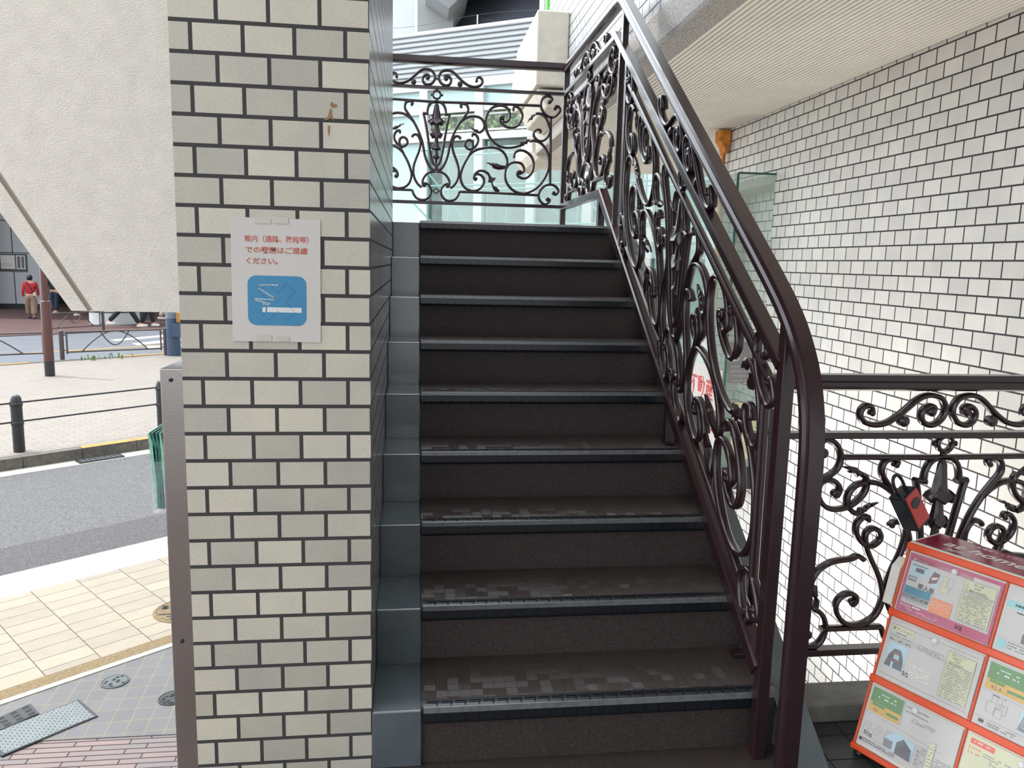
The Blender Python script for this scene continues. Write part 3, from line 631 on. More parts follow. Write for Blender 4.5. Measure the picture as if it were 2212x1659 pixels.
# posters stuck on the glass
F = Flat((1.957, 5.62, -1.27), (0, -1, 0), (0, 0, 1)); F.sheet(0, 0, .88, .62, M_['white_paper'])
F.text('不動産', .30, .41, .15, M_['lock_red'], bold=.02); F.text('企画', .60, .21, .17, M_['lock_red'], bold=.02); F.line([(.30, .05), (.42, .05), (.42, .16), (.30, .16)], .006, M_['lock_red'], True)
o = F.mb.build('window_poster'); tag(o, 'white poster with large red lettering stuck inside the glass shop window', 'poster')
F = Flat((2.03, 4.712, -1.25), (1, 0, 0), (0, 0, 1)); F.sheet(0, 0, .07, .40, M_['cream_print']); F.sheet(.03, .03, .16, .33, M_['cream_print']); F.dashes(.05, .14, .12, 4, .02, .003, M_['grey_print'])
o = F.mb.build('window_notice'); tag(o, 'pale yellow notice at the bottom corner of the glass shop window', 'notice')
F = Flat((1.98, 4.712, -.72), (1, 0, 0), (0, 0, 1)); F.sheet(0, 0, .17, .26, M_['grey_print']); F.dashes(.02, .10, .16, 6, .03, .006, M_['station'])
o = F.mb.build('dark_leaflet'); tag(o, 'grey leaflet on the glass above the pale notice', 'leaflet')
# drain pipe
dp = thing('drain_pipe', 'rusty orange drain pipe with funnel head in the corner of the tiled wall', 'pipe', (2.17, 5.5, .2))
mb = MB(); mb.tube([(2.17, 5.5, .80), (2.17, 5.5, -2.4)], .016, 10, M_['rust']); mb.build('downpipe', parent=dp, smooth=40)
mb = MB(); mb.prism([(2.115, 5.45, .955), (2.20, 5.45, .955), (2.20, 5.45, .88), (2.187, 5.45, .83), (2.187, 5.45, .80), (2.153, 5.45, .80), (2.153, 5.45, .83), (2.115, 5.45, .88)], (0, .09, 0), M_['rust']); mb.build('funnel_head', parent=dp, bevel=.006)

# ================================================================ key box on the fence
kb = thing('key_lock_box', 'red and black key box hanging crooked from the stairwell fence', 'lock box', (1.475, 2.12, -.70))
T = Matrix.Translation((1.482, 2.105, -.700)) @ Matrix.Rotation(math.radians(-30), 4, 'Y') @ Matrix.Rotation(math.radians(24), 4, 'Z') @ Matrix.Diagonal((1.16, 1.25, 1.0, 1))
mb = MB(); mb.box(-.031, .031, -.022, .022, -.062, .058, M_['lock_black'], T); mb.build('case', parent=kb, bevel=.006)
mb = MB(); mb.box(-.026, .026, -.0245, -.0215, -.05, .054, M_['lock_red'], T); mb.build('red_face', parent=kb, bevel=.001)
mb = MB(); ol = [(-.016, .012), (-.018, .026), (-.010, .034), (.004, .036), (.015, .030), (.016, .016), (.010, .010), (-.004, .006)]
mb.prism([T @ Vector((a, -.0245, b)) for a, b in ol], T.to_3x3() @ Vector((0, -.002, 0)), M_['lock_black']); mb.build('emblem', parent=kb)
mb = MB(); mb.tube([T @ Vector(p) for p in smooth_path([(-.016, 0, .055), (-.018, 0, .085), (-.012, 0, .107), (0, 0, .114), (.012, 0, .107), (.018, 0, .085), (.016, 0, .055)], 4)], .0055, 8, M_['black']); mb.build('shackle', parent=kb, smooth=50)

# ================================================================ no-smoking poster on the pillar
a = .010; ux = Vector((math.cos(a), 0, -math.sin(a)*.5)); uy = Vector((math.sin(a), 0, math.cos(a)))
F = Flat((-.4366, 1.9645, -.2045), ux, uy); F.sheet(0, 0, .209, .2965, M_['white_paper'])
for i, (s, w, u) in enumerate((('館内（通路、階段等）', .150, .031), ('での喫煙はご遠慮', .146, .033), ('ください。', .073, .035))):
    v = .241-i*.0262
    F.text(s, u, v, .0165, M_['dark_ink'], width=w, bold=.022); F.text(s, u+.0001, v+.0002, .0163, M_['red_ink'], width=w, bold=.010)
F.rrect(.037, .040, .175, .160, .020, M_['blue'])
cg = [(.107, .138), (.085, .138), (.068, .137), (.061, .134), (.062, .130), (.075, .122), (.092, .111), (.101, .106), (.098, .103), (.080, .103), (.056, .104), (.050, .103), (.054, .101), (.075, .096), (.090, .092), (.087, .090), (.073, .092)]
F.line([tuple(p[:2]) for p in smooth_path([(x, y, 0) for x, y in cg], 3)], .0022, M_['white_ink'])
F.rect(.071, .072, .0785, .084, M_['white_ink']); F.rect(.082, .072, .164, .084, M_['white_ink'])
c = Vector((.107, .098)); s_ = .0205; q = .0205
X_ = [(.107, .120), (.127, .142), (.148, .122), (.127, .098), (.148, .072), (.128, .053), (.107, .076), (.086, .053), (.064, .073), (.085, .098), (.063, .122), (.085, .143)]
F.line(X_, .0006, M_['darkblue_ink'], True)
for (u, v, w, h) in ((.056, .283, .038, .012), (.100, .284, .034, .015), (.056, .002, .036, .015), (.102, .002, .032, .012)): F.rect(u, v, u+w, v+h, M_['tape'])
o = F.mb.build('no_smoking_notice'); tag(o, 'white paper no-smoking notice with blue cigarette symbol, taped to the tiled pillar', 'poster')

# ================================================================ stainless steel stand and brochure holder
mb = MB(); mb.box(-.618, -.5595, 1.99, 2.40, -2.4, -.277); o = mb.build('steel_stand', M_['steel'], bevel=.003)
tag(o, 'brushed stainless steel upright panel against the left edge of the tiled pillar', 'steel panel')
for z in (-.305, -.99):
    mb = MB(); mb.lathe((-.592, 1.989, z), (0, -1, 0), [(0, 0), (.005, .0), (.005, .002), (.003, .003), (0, .003)], 10); mb.build('screw', M_['iron_dark'], o).location = (0, 0, 0)
mb = MB(); x0, x1, y0, y1 = -.672, -.620, 2.06, 2.27
mb.box(x0, x0+.003, y0, y1, -.665, -.53); mb.box(x0, x1, y0, y0+.003, -.665, -.53); mb.box(x0, x1, y1-.003, y1, -.665, -.53); mb.box(x0, x1, y0, y1, -.668, -.665)
o = mb.build('brochure_holder', M_['clear']); tag(o, 'clear acrylic brochure holder on the side of the steel panel', 'brochure holder')
for i in range(6):
    x = x0+.006+i*.0075; mb = MB()
    mb.prism([(x, 2.07, -.66), (x+.004, 2.07, -.66), (x+.003-i*.0, 2.07, -.50), (x-.010+i*.002, 2.07, -.455), (x-.013+i*.002, 2.07, -.456)], (0, .19, 0), M_['brochure'] if i % 3 else M_['brochure2'])
    o = mb.build('brochure'); tag(o, 'green folded brochure standing in the acrylic holder beside the steel panel' if i % 3 else 'pale green folded brochure standing in the acrylic holder beside the steel panel', 'brochure', 'brochures in the acrylic holder')

# ================================================================ stucco underside panel, upper left
mb = MB()
def slab(pts, y0, y1, m): mb.prism([(x, y0, z) for x, z in pts], (0, y1-y0, 0), m)
def lx(x0, z, k=1.70): return (x0-(z+.15)/k, z)
def band(xa, xb, ka, kb, y, m): slab([lx(xa, -.15, ka), lx(xb, -.15, kb), lx(xb, 1.8, kb), lx(xa, 1.8, ka)], y, 2.6, m)
slab([(-.823, -.150), (-.60, -.150), (-.60, 1.8), lx(-.823, 1.8)], 2.15, 2.6, M_['stucco'])
band(-.829, -.823, 1.70, 1.70, 2.160, M_['smooth_cream'])
band(-.839, -.829, 1.70, 1.70, 2.168, M_['smooth_cream'])
band(-.878, -.839, 1.58, 1.70, 2.150, M_['stucco'])
o = mb.build('stucco_soffit_panel'); tag(o, 'cream roughcast slanted panel hanging at the upper left beside the pillar', 'wall panel')

# ================================================================ flyer rack, lower right
RO = Vector((1.412, 1.976, -.781)); RU = Vector((.4221, -.9065, 0)).normalized(); RV = Vector((.2792, .1300, .9514)).normalized(); RN = RU.cross(RV).normalized()
def RP(u, v, n=0): return RO+RU*u+RV*v+RN*n
CW, RH = .267, .1943; RW = CW*3+.012
rk = thing('flyer_rack', 'slanted white and orange rack of property flyers in clear pockets by the fence', 'display rack', (RO.x+.35, RO.y-.5, FZ))
bh = Vector((-RN.x, -RN.y, 0)).normalized()
ft = RP(-.012, .022, -.001); fb = RP(-.012, -RH*3+.012, -.001)
k0 = ft+bh*.15; k1 = Vector((k0.x, k0.y, fb.z-.03)); f1 = fb+bh*.012+Vector((0, 0, -.028))
mb = MB(); mb.prism([ft, k0, k1, f1, fb], RU*RW, M_['body_white']); mb.build('rack_body', parent=rk, bevel=.004)
for u in (.0, RW-.05):
    for d in (.02, .12):
        p = fb+bh*d+RU*(u+.01); mb = MB(); mb.lathe((p.x, p.y, FZ), (0, 0, 1), [(.012, 0), (.015, .006), (.012, p.z-.03-FZ)], 12); mb.build('foot', M_['black'], rk)
# orange frame members
def rbox(mb, u0, u1, v0, v1, n0, n1, m=None):
    vs = [RP(u, v, n) for n in (n0, n1) for v in (v0, v1) for u in (u0, u1)]
    mb.add(vs, [(0, 2, 3, 1), (4, 5, 7, 6), (0, 1, 5, 4), (2, 6, 7, 3), (0, 4, 6, 2), (1, 3, 7, 5)], m)
for r in range(4):
    v = -RH*r; mb = MB(); rbox(mb, -.011, RW-.013, v-.001 if r < 3 else v-.004, v+.0195 if r < 3 else v+.012, -.001, .010); mb.build('orange_rail', M_['orange'], rk, bevel=.003)
for c in range(4):
    u = CW*c; mb = MB(); rbox(mb, u-.007, u-.001, -RH*3+.01, .0, -.001, .006); mb.build('orange_upright', M_['orange'], rk, bevel=.0015)
for r in range(3):
    for c in range(3):
        mb = MB(); rbox(mb, c*CW+.002, (c+1)*CW-.010, -RH*(r+1)+.021, -RH*r-.004, .0075, .0085); pc = mb.build('pocket_cover', M_['clear'], rk)
        mb = MB(); mb.lathe(RP(c*CW+CW*.5, -RH*r-.020, .0086), RN, [(.0085, 0), (.0085, .003), (.006, .006), (0, .0068)], 16); mb.build('clear_button', M_['knob'], pc, smooth=40).location = (0, 0, 0)
mb = MB(); p = [RP(-.013, -.03, -.02), RP(-.013, -.06, .004), RP(-.013, -.17, .0), RP(-.013, -.17, -.05), RP(-.013, -.03, -.06)]
mb.prism(p, -RU*.028, M_['body_white']); mb.build('side_pocket', parent=rk, bevel=.003)
# crimson header on the flat top
H = Flat(RP(-.004, .0225, -.002)+bh*.004+Vector((0, 0, .0012)), RU, bh); H.rect(.004, .004, RW-.02, .138, M_['crimson'])
H.text('at home', .055, .050, .058, M_['white_ink'], width=.215, bold=.025, slant=.25)
H.text('不動産情報ネットワーク', .085, .108, .017, M_['white_ink'], width=.17, bold=.01)
H.text('加盟店', .085, .016, .021, M_['white_ink'], width=.062, bold=.02)
H.poly([(.300, .004), (.312, .004), (.372, .138), (.345, .138)], M_['white_ink']); H.poly([(.302, .004), (.309, .004), (.338, .07), (.325, .07)], M_['pale_teal']); H.poly([(.338, .085), (.345, .085), (.366, .138), (.350, .138)], M_['teal'])
H.text('at home', .40, .050, .058, M_['white_ink'], width=.215, bold=.025, slant=.25)
H.mb.build('header_film', parent=rk)
def flyer(c, r, label, draw):
    F = Flat(RP(c*CW+.004, -RH*(r+1)+.022, .0035), RU, RV, .0006); w, h = CW-.014, RH-.029
    F.sheet(0, 0, w, h, M_['white_paper']); draw(F, w, h); o = F.mb.build('property_flyer'); tag(o, label, 'flyer')
G, DI, WI = M_['grey_print'], M_['dark_ink'], M_['white_ink']
def plan(F, u, v, s):
    F.line([(u, v), (u+.03*s, v), (u+.03*s, v+.02*s), (u+.045*s, v+.02*s), (u+.045*s, v+.06*s), (u+.012*s, v+.06*s), (u+.012*s, v+.035*s), (u, v+.035*s)], .0007, G, True)
    F.line([(u+.012*s, v+.035*s), (u+.03*s, v+.035*s), (u+.03*s, v+.06*s)], .0005, G); F.line([(u+.03*s, v+.02*s), (u+.03*s, v+.035*s)], .0005, G)
def table(F, u0, u1, v0, v1, n, m):
    F.rect(u0, v0, u1, v1, m); F.line([(u0, v0), (u1, v0), (u1, v1), (u0, v1)], .0006, G, True)
    for i in range(1, n): v = v0+(v1-v0)*i/n; F.line([(u0, v), (u1, v)], .0004, G)
    F.dashes(u0+.006, v1-(v1-v0)/n*.75, u1-.004, n, (v1-v0)/n, .0016, G, .75)
def d00(F, w, h):
    F.rect(0, 0, w, h, M_['pink']); F.rect(.008, .026, w-.008, h-.010, M_['white_paper']); F.rect(.008, h-.020, w-.075, h-.010, M_['crimson'])
    F.text('貸マンション', .011, h-.018, .0075, WI, bold=.01)
    F.rect(.012, h-.058, .060, h-.026, M_['photo_sky']); F.rect(.026, h-.048, .050, h-.036, M_['photo_dark']); F.rect(.014, h-.032, .058, h-.028, M_['grey_print'])
    F.rect(.066, h-.070, .095, h-.030, M_['photo_sky']); F.poly([(.068, h-.068), (.090, h-.060), (.094, h-.034), (.076, h-.031), (.070, h-.050)], M_['photo_brown']); F.poly([(.076, h-.056), (.090, h-.048), (.090, h-.044), (.074, h-.048)], M_['body_white'])
    F.rect(.012, h-.076, .036, h-.062, M_['grey_print']); F.rect(.015, h-.070, .034, h-.066, M_['photo_sky'])
    for a, b, c_, d in ((.104, h-.048, .118, h-.034), (.104, h-.062, .116, h-.048), (.104, h-.078, .126, h-.062)): F.rect(a, b, c_, d, M_['cream_print']); F.line([(a, b), (c_, b), (c_, d), (a, d)], .0005, G, True)
    F.line([(.118, h-.034), (.132, h-.034), (.132, h-.062), (.126, h-.062)], .0005, G)
    F.text('即入居', .044, h-.088, .0155, DI, bold=.022, rot=-.05)
    F.rect(.010, .052, .084, .074, M_['teal'])
    for i in range(3): F.rect(.010+i*.025, .041, .033+i*.025, .050, M_['photo_dark']); F.dashes(.013+i*.025, .044, .031+i*.025, 1, .003, .002, WI)
    F.dashes(.010, .037, .082, 2, .004, .0014, G); F.rect(.088, .027, .146, .066, M_['salmon']); F.dashes(.091, .058, .144, 5, .0045, .0012, WI, .6)
    F.text('株式会社', .009, .016, .0085, WI, bold=.01); F.dashes(.045, .018, .072, 1, .003, .005, WI); F.dashes(.009, .011, .12, 2, .004, .0014, WI, .6)
    table(F, .160, w-.011, h-.052, h-.022, 4, M_['cream_print']); F.rect(.172, h-.046, w-.012, h-.025, M_['cream_print'])
    F.text('西小山駅', .185, h-.031, .0062, DI); F.text('3LDK', .188, h-.040, .0068, DI); F.text('賃料 320,000円', .176, h-.049, .0066, DI)
    table(F, .160, w-.011, .034, h-.056, 12, M_['cream_print']); F.text('5/2', .165, .010, .015, DI, bold=.022, rot=-.06)
def d01(F, w, h):
    F.line([(.004, h-.012), (w-.010, h-.012)], .0008, M_['photo_brown']); F.rect(.006, h-.030, .072, h-.013, M_['cream_print']); F.line([(.006, h-.045), (.072, h-.045), (.072, h-.013), (.006, h-.013)], .0006, G, True)
    F.text('貸マンション', .009, h-.026, .0098, DI, bold=.008); F.text('自由が丘駅', .022, h-.036, .0062, DI); F.dashes(.008, h-.043, .07, 1, .003, .0022, G)
    for i in range(3): F.line([(.006+i*.023, h-.058), (.026+i*.023, h-.058), (.026+i*.023, h-.048), (.006+i*.023, h-.048)], .0005, G, True); F.dashes(.009+i*.023, h-.053, .024+i*.023, 2, .003, .0018, DI)
    F.rect(.012, .034, .066, h-.062, M_['photo_sky']); F.poly([(.012, .036), (.018, .066), (.030, .088), (.048, .090), (.056, .078), (.062, .060), (.064, .036)], M_['photo_dark']); F.poly([(.026, .056), (.029, .080), (.052, .078), (.054, .054)], M_['photo_brown']); F.poly([(.033, .062), (.034, .075), (.048, .074), (.049, .061)], M_['pale_teal']); F.rect(.030, .036, .036, .052, M_['photo_sky'])
    F.dashes(.078, h-.042, .160, 4, .0042, .0016, G); F.text('5/2', .066, .030, .0155, DI, bold=.022, rot=-.06)
    F.rect(.084, .052, .140, .066, M_['body_white']); F.dashes(.086, .062, .138, 3, .004, .0014, G); F.rect(.084, .034, .140, .048, M_['body_white']); F.dashes(.086, .044, .138, 3, .004, .0014, G)
    table(F, .168, w-.012, .022, h-.022, 18, M_['cream_print']); F.rect(.169, h-.052, w-.013, h-.023, M_['cream_print'])
    F.text('貸マンション', .180, h-.030, .0066, M_['photo_brown']); F.text('自由が丘', .184, h-.037, .0056, DI); F.text('2LDK', .190, h-.044, .0056, DI); F.text('賃料 260,000円', .177, h-.051, .0056, DI)
    F.line([(.004, .012), (w-.004, .012)], .0007, M_['photo_brown'])
def green(F, w, h, num, gw=.092):
    F.rect(.004, h-.045, gw, h-.004, M_['green']); F.rect(.004, h-.072, gw, h-.045, M_['yellow']); F.rect(.012, h-.053, .048, h-.046, M_['green']); F.rect(.056, h-.062, gw-.004, h-.055, M_['green'])
    F.dashes(.030, h-.018, .075, 1, .004, .003, WI); F.dashes(.024, h-.028, .078, 1, .004, .004, WI); F.text(num, .018, h-.068, .0150, M_['photo_brown']); F.text('㎡', .054 if len(num) > 2 else .044, h-.069, .006, M_['photo_brown'])
def d02(F, w, h):
    green(F, w, h, '50', .095); F.line([(.098, h-.004), (.098, h-.07)], .0008, M_['teal']); F.dashes(.104, h-.015, .165, 2, .012, .003, G); F.dashes(.125, h-.038, .19, 3, .004, .0016, G)
    F.line([(.0, h-.076), (w-.03, h-.086)], .0006, G); F.line([(0, .026), (w-.10, .022)], .0006, G)
    for i in range(3): plan(F, .006+i*.030, .036+i*.002, .45)
    F.text('5/16', .010, .028, .0145, DI, bold=.022, rot=-.06)
    F.poly([(.070, .024), (.150, .018), (.152, .068), (.095, .074), (.072, .05)], M_['photo_sky']); F.poly([(.104, .020), (.148, .018), (.146, .048), (.120, .066), (.104, .050)], M_['photo_dark']); F.rect(.070, .024, .095, .046, M_['grey_print'])
    for i in range(5):
        for j in range(2): F.line([(.158+j*.014, .018+i*.011), (.169+j*.014, .018+i*.011), (.169+j*.014, .027+i*.011), (.158+j*.014, .027+i*.011)], .0005, G, True); F.dashes(.160+j*.014, .022+i*.011, .168+j*.014, 1, .003, .0018, DI)
    F.rect(.188, .004, .202, h-.07, M_['cream_print']); F.dashes(.190, h-.078, .200, 9, .009, .0026, G); F.dashes(.206, .06, w-.006, 8, .006, .0016, G); F.dashes(.014, .014, .11, 2, .006, .003, G)
    F.rect(.004, .008, .012, .016, DI)
def d10(F, w, h):
    F.rect(.002, h-.052, .12, h-.034, M_['pale_teal']); F.dashes(.022, h-.046, .08, 1, .004, .006, DI); F.dashes(.03, h-.062, .09, 1, .003, .004, DI)
    F.rect(.055, .040, .11, .098, M_['photo_sky']); F.poly([(.060, .070), (.070, .100), (.078, .072), (.11, .090), (.11, .062), (.060, .062)], M_['grey_print']); F.rect(.055, .036, .11, .060, M_['photo_dark']); F.rect(.004, .006, .024, .030, M_['pale_teal']); F.dashes(.028, .026, .10, 3, .007, .003, G)
    F.line([(.0, .034), (w-.004, .034)], .0005, G)
def d11(F, w, h):
    green(F, w, h, '43.4', .115); F.line([(.0, h-.076), (w-.004, h-.086)], .0006, G); F.dashes(.02, h-.082, .06, 1, .004, .002, DI); plan(F, .020, .040, .72); plan(F, .040, .034, .6)
    F.rect(.098, .026, .150, .080, M_['photo_sky']); F.poly([(.098, .030), (.106, .072), (.150, .050), (.150, .028)], M_['grey_print'])
    for i in range(5): F.line([(.104, .064-i*.006), (.150, .048-i*.004)], .001, M_['body_white'])
    F.line([(0, .022), (w-.004, .018)], .0006, G); F.rect(.012, .008, .024, .016, DI); F.dashes(.032, .012, .10, 2, .006, .003, G)
def d12(F, w, h):
    F.rect(.0, 0, w, h, M_['cream_print']); F.rect(.008, h-.022, .066, h-.008, M_['orange']); F.dashes(.018, h-.016, .055, 1, .003, .004, WI)
    for i in range(2): F.rect(.008, h-.036-i*.012, .010, h-.028-i*.012, M_['orange']); F.dashes(.014, h-.033-i*.012, .036, 1, .004, .003, M_['orange'])
    F.dashes(.044, h-.034, .14, 4, .006, .0022, G); F.rect(.012, .02, .06, .08, M_['photo_sky']); F.rect(.07, .02, .16, .07, M_['white_paper']); plan(F, .09, .02, .9)
def d2x(F, w, h):
    F.rect(.01, .02, .10, .09, M_['photo_sky']); F.dashes(.12, h-.02, w-.02, 10, .011, .003, G); F.rect(.01, h-.03, .10, h-.01, M_['pale_teal'])
flyer(0, 0, 'pink-bordered apartment flyer with teal block, top left pocket of the rack', d00)
flyer(0, 1, 'white apartment flyer with dark house photo, middle pocket of left column', d01)
flyer(0, 2, 'green and yellow flyer marked 50, bottom pocket of left column', d02)
flyer(1, 0, 'white flyer with pale teal band, top pocket of second column', d10)
flyer(1, 1, 'green and yellow flyer marked 43.4, middle pocket of second column', d11)
flyer(1, 2, 'cream flyer with red-orange heading, bottom pocket of second column', d12)

# ================================================================ street
G0 = -2.40; GS = -2.28; ca, sa = math.cos(math.radians(40)), math.sin(math.radians(40))
def st_pt(s, o, z): return Vector((s*ca-o*sa, s*sa+o*ca, z))
def strip(name, o0, o1, z, m, s0=-40, s1=45, th=.05, kind='structure', z_top=None):
    mb = MB(); mb.prism([st_pt(s0, o0, z), st_pt(s1, o0, z), st_pt(s1, o1, z), st_pt(s0, o1, z)], (0, 0, -th), m)
    o = mb.build(name); o['kind'] = kind; return o
strip('ground_striped_paving', -8, 4.15, G0-.004, M_['striped'], th=.1)
# grey square paving: between the striped band (z along X) and the white edging
mb = MB(); mb.prism([(-2.588, 3.82, G0), (3.18, 3.82, G0), (3.18, 8.66, G0)], (0, 0, -.05), M_['grey_sq']); struct(mb.build('ground_grey_paving'))
strip('edging_white', 4.59, 4.635, G0+.004, M_['white_strip']); strip('edging_ochre', 4.635, 4.75, G0+.002, M_['ochre'])
strip('ground_cream_slabs', 4.75, 6.08, G0, M_['slab']); strip('gutter_near', 6.08, 6.535, G0-.002, M_['gutter'])
strip('road_patch', 6.535, 7.17, G0-.004, M_['asphalt_dark']); strip('road', 7.17, 9.53, G0-.006, M_['asphalt'])
strip('gutter_far', 9.53, 9.76, G0-.004, M_['gutter']); strip('ground_sidewalk', 9.90, 18.05, GS, M_['walk'], th=.15)
for i in range(-24, 30):                                             # kerb stones along the sidewalk
    s0 = 1.30+i*.62; yel = i >= 3
    mb = MB(); mb.prism([st_pt(s0+.004, 9.76, G0-.04), st_pt(s0+.616, 9.76, G0-.04), st_pt(s0+.616, 9.90, G0-.04), st_pt(s0+.004, 9.90, G0-.04)], (0, 0, .165), M_['kerb'])
    if yel: mb.prism([st_pt(s0+.004, 9.765, GS+.0055), st_pt(s0+.616, 9.765, GS+.0055), st_pt(s0+.616, 9.89, GS+.0055), st_pt(s0+.004, 9.89, GS+.0055)], (0, 0, .002), M_['kerb_yellow'])
    o = mb.build('kerb_stone'); tag(o, 'grey kerb stone with faded yellow top, along the sidewalk behind the road' if yel else 'plain grey kerb stone at the left, along the sidewalk behind the road', 'kerb stone', 'yellow-topped kerb stones' if yel else 'plain kerb stones', 'structure')
mb = MB(); mb.prism([st_pt(-30, 18.05, G0-.04), st_pt(40, 18.05, G0-.04), st_pt(40, 18.2, G0-.04), st_pt(-30, 18.2, G0-.04)], (0, 0, .17), M_['kerb'])
for a, b in ((-16, 4.95), (6.75, 30)): mb.prism([st_pt(a, 18.04, GS+.011), st_pt(b, 18.04, GS+.011), st_pt(b, 18.19, GS+.011), st_pt(a, 18.19, GS+.011)], (0, 0, .003), M_['kerb_yellow'])
struct(mb.build('kerb_far'))
strip('road_far', 18.2, 25.4, G0, M_['asphalt_far']); strip('ground_plaza', 25.4, 60, G0+.02, M_['plaza'], -60, 70, th=.1)
mb = MB()
for q in (((-8.42, 23.02), (-7.3, 24.85), (-7.13, 24.28), (-8.15, 22.66)), ((-7.54, 22.12), (-6.7, 23.6), (-6.4, 23.0), (-7.26, 21.68)), ((-7.0, 21.36), (-6.2, 22.5), (-5.9, 21.9), (-6.77, 21.06))): mb.prism([(x, y, G0+.001) for x, y in q], (0, 0, .003), M_['road_white'])
o = mb.build('crosswalk_stripes'); tag(o, 'white crosswalk stripes painted on the far road', 'road marking')
mb = MB(); mb.prism([st_pt(-20, 20.9, G0+.001), st_pt(9.5, 20.9, G0+.001), st_pt(9.5, 21.05, G0+.001), st_pt(-20, 21.05, G0+.001)], (0, 0, .003), M_['kerb_yellow']); o = mb.build('road_line'); tag(o, 'thin yellow-orange line along the far road', 'road marking')
# covers and grates
def cover(x, y, r, label, pat, ring=M_['iron_cover'], z=G0):
    mb = MB(); mb.lathe((x, y, z-.02), (0, 0, 1), [(r, 0), (r, .024), (r*.97, .026), (r*.9, .026), (r*.89, .023), (r*.86, .023), (r*.85, .026), (0, .026)], 40, ring)
    rnd = random.Random(int(r*1e4))
    for i in range(pat):
        a = rnd.uniform(0, 2*PI); d = r*.75*math.sqrt(rnd.random()); w = r*.09
        mb.box(x+d*math.cos(a)-w, x+d*math.cos(a)+w, y+d*math.sin(a)-w*.4, y+d*math.sin(a)+w*.4, z+.005, z+.009, M_['iron_dark'])
    o = mb.build('manhole_cover', smooth=30); tag(o, label, 'manhole cover'); return o
cover(-1.67, 4.36, .075, 'small round iron cover on the grey square paving near the cream edging', 14)
cover(-1.30, 4.16, .075, 'small mottled round cover on grey paving touching the steel panel', 26, M_['iron_dark'])
cover(-1.545, 5.28, .20, 'large round cover in the cream slabs, half hidden by the steel panel', 30, M_['ochre'])
cover(-4.13, 9.99, .25, 'flush round cover in the pale sidewalk behind the kerb', 0, M_['walk'], GS-.019)
def grate(name, pts, label, m, slots=0, z=G0):
    mb = MB(); mb.prism([(x, y, z-.02) for x, y in pts], (0, 0, .0255), M_['iron_dark']); c = sum((Vector((*p, 0)) for p in pts), Vector())/4
    mb.prism([((x-c.x)*.93+c.x, (y-c.y)*.93+c.y, z+.003) for x, y in pts], (0, 0, .004), m)
    if slots:
        A, B, Cc, D = [Vector((*p, z+.0075)) for p in pts]
        for i in range(slots):
            for j in range(3):
                t = (i+.5)/slots; u = (j+.3)/3.2; p = A.lerp(B, t).lerp(D.lerp(Cc, t), u); q = A.lerp(B, t).lerp(D.lerp(Cc, t), u+.18); w = (B-A)/slots*.25
                mb.add([p-w, p+w, q+w, q-w], [(0, 1, 2, 3)], M_['void'])
    o = mb.build(name); tag(o, label, 'drain cover'); return o
grate('utility_cover', [(-2.30, 3.82), (-2.03, 4.16), (-1.94, 4.06), (-2.2, 3.75)], 'dark lattice utility cover at the lower left corner of the paving', M_['iron_dark'], 7)
grate('patterned_cover', [(-2.13, 3.86), (-1.79, 4.18), (-1.63, 4.01), (-1.95, 3.70)], 'pale grey patterned rectangular cover on the grey paving', M_['cover_grey'])
grate('road_grate', [(-3.90, 9.40), (-3.52, 9.72), (-3.42, 9.60), (-3.80, 9.28)], 'slotted drain grate against the kerb of the road', M_['iron_cover'], 9, G0+.004)

# bollards with rods
bolls = [(-4.49, 9.39), (-3.27, 10.55), (-5.71, 8.23)]
for i, (x, y) in enumerate(bolls[:2]):
    mb = MB(); mb.lathe((x, y, GS-.02), (0, 0, 1), [(.068, 0), (.068, .02), (.060, .022), (.060, .60), (.054, .645), (.038, .672), (.018, .684), (0, .686)], 24)
    o = mb.build('bollard', M_['bollard'], smooth=40)
    tag(o, 'round-topped black bollard at far left of the sidewalk' if i == 0 else 'black bollard half hidden behind the steel panel', 'bollard', 'bollards linked by rods')
    for h in (.34, .56):
        mb = MB(); mb.lathe((x, y, GS+h-.03), (0, 0, 1), [(.062, 0), (.066, .004), (.066, .036), (.062, .04)], 20); mb.build('collar', M_['bollard'], o, smooth=40).location = (0, 0, 0)
d = Vector((bolls[1][0]-bolls[0][0], bolls[1][1]-bolls[0][1], 0))
for h, nm in ((.57, 'upper'), (.35, 'lower')):
    a = Vector((*bolls[0], GS+h)); mb = MB(); mb.tube([a-d*1.0, a+d*1.0], .011, 8); o = mb.build('bollard_rod', M_['bollard'], smooth=50)
    tag(o, nm+' thin black rod running between the bollards', 'rod')
# sign pole
mb = MB(); px, py = -6.69, 15.30; mb.lathe((px, py, GS-.02), (0, 0, 1), [(.085, 0), (.085, .30), (.085, .301)], 20, M_['bollard']); mb.lathe((px, py, GS+.28), (0, 0, 1), [(.086, 0), (.084, 1.06), (.078, 1.10), (.056, 1.115), (.052, 3.4), (0, 3.4)], 20, M_['brown_pole'])
o = mb.build('sign_pole', smooth=40); tag(o, 'brown painted pole with dark foot, standing on the sidewalk', 'pole')
mb = MB(); bx, by = -5.44, 18.6; mb.lathe((bx, by, GS-.02), (0, 0, 1), [(.15, 0), (.15, 3.2), (0, 3.2)], 24, M_['blue_pole']); mb.box(bx+.02, bx+.2, by-.22, by-.12, GS+.45, GS+.75, M_['blue_pole'])
for i in range(4): mb.lathe((bx, by, GS+.86+i*.035), (0, 0, 1), [(.153, 0), (.153, .012)], 24, M_['station'])
o = mb.build('blue_pole', smooth=40); tag(o, 'slate blue utility pole with white bands beside the pillar', 'pole')
mb = MB(); mb.box(bx+.16, bx+.30, by-.28, by-.15, GS+.78, GS+1.0, M_['kerb_yellow']); o = mb.build('push_button_box', bevel=.01); o.parent = bpy.data.objects['blue_pole']
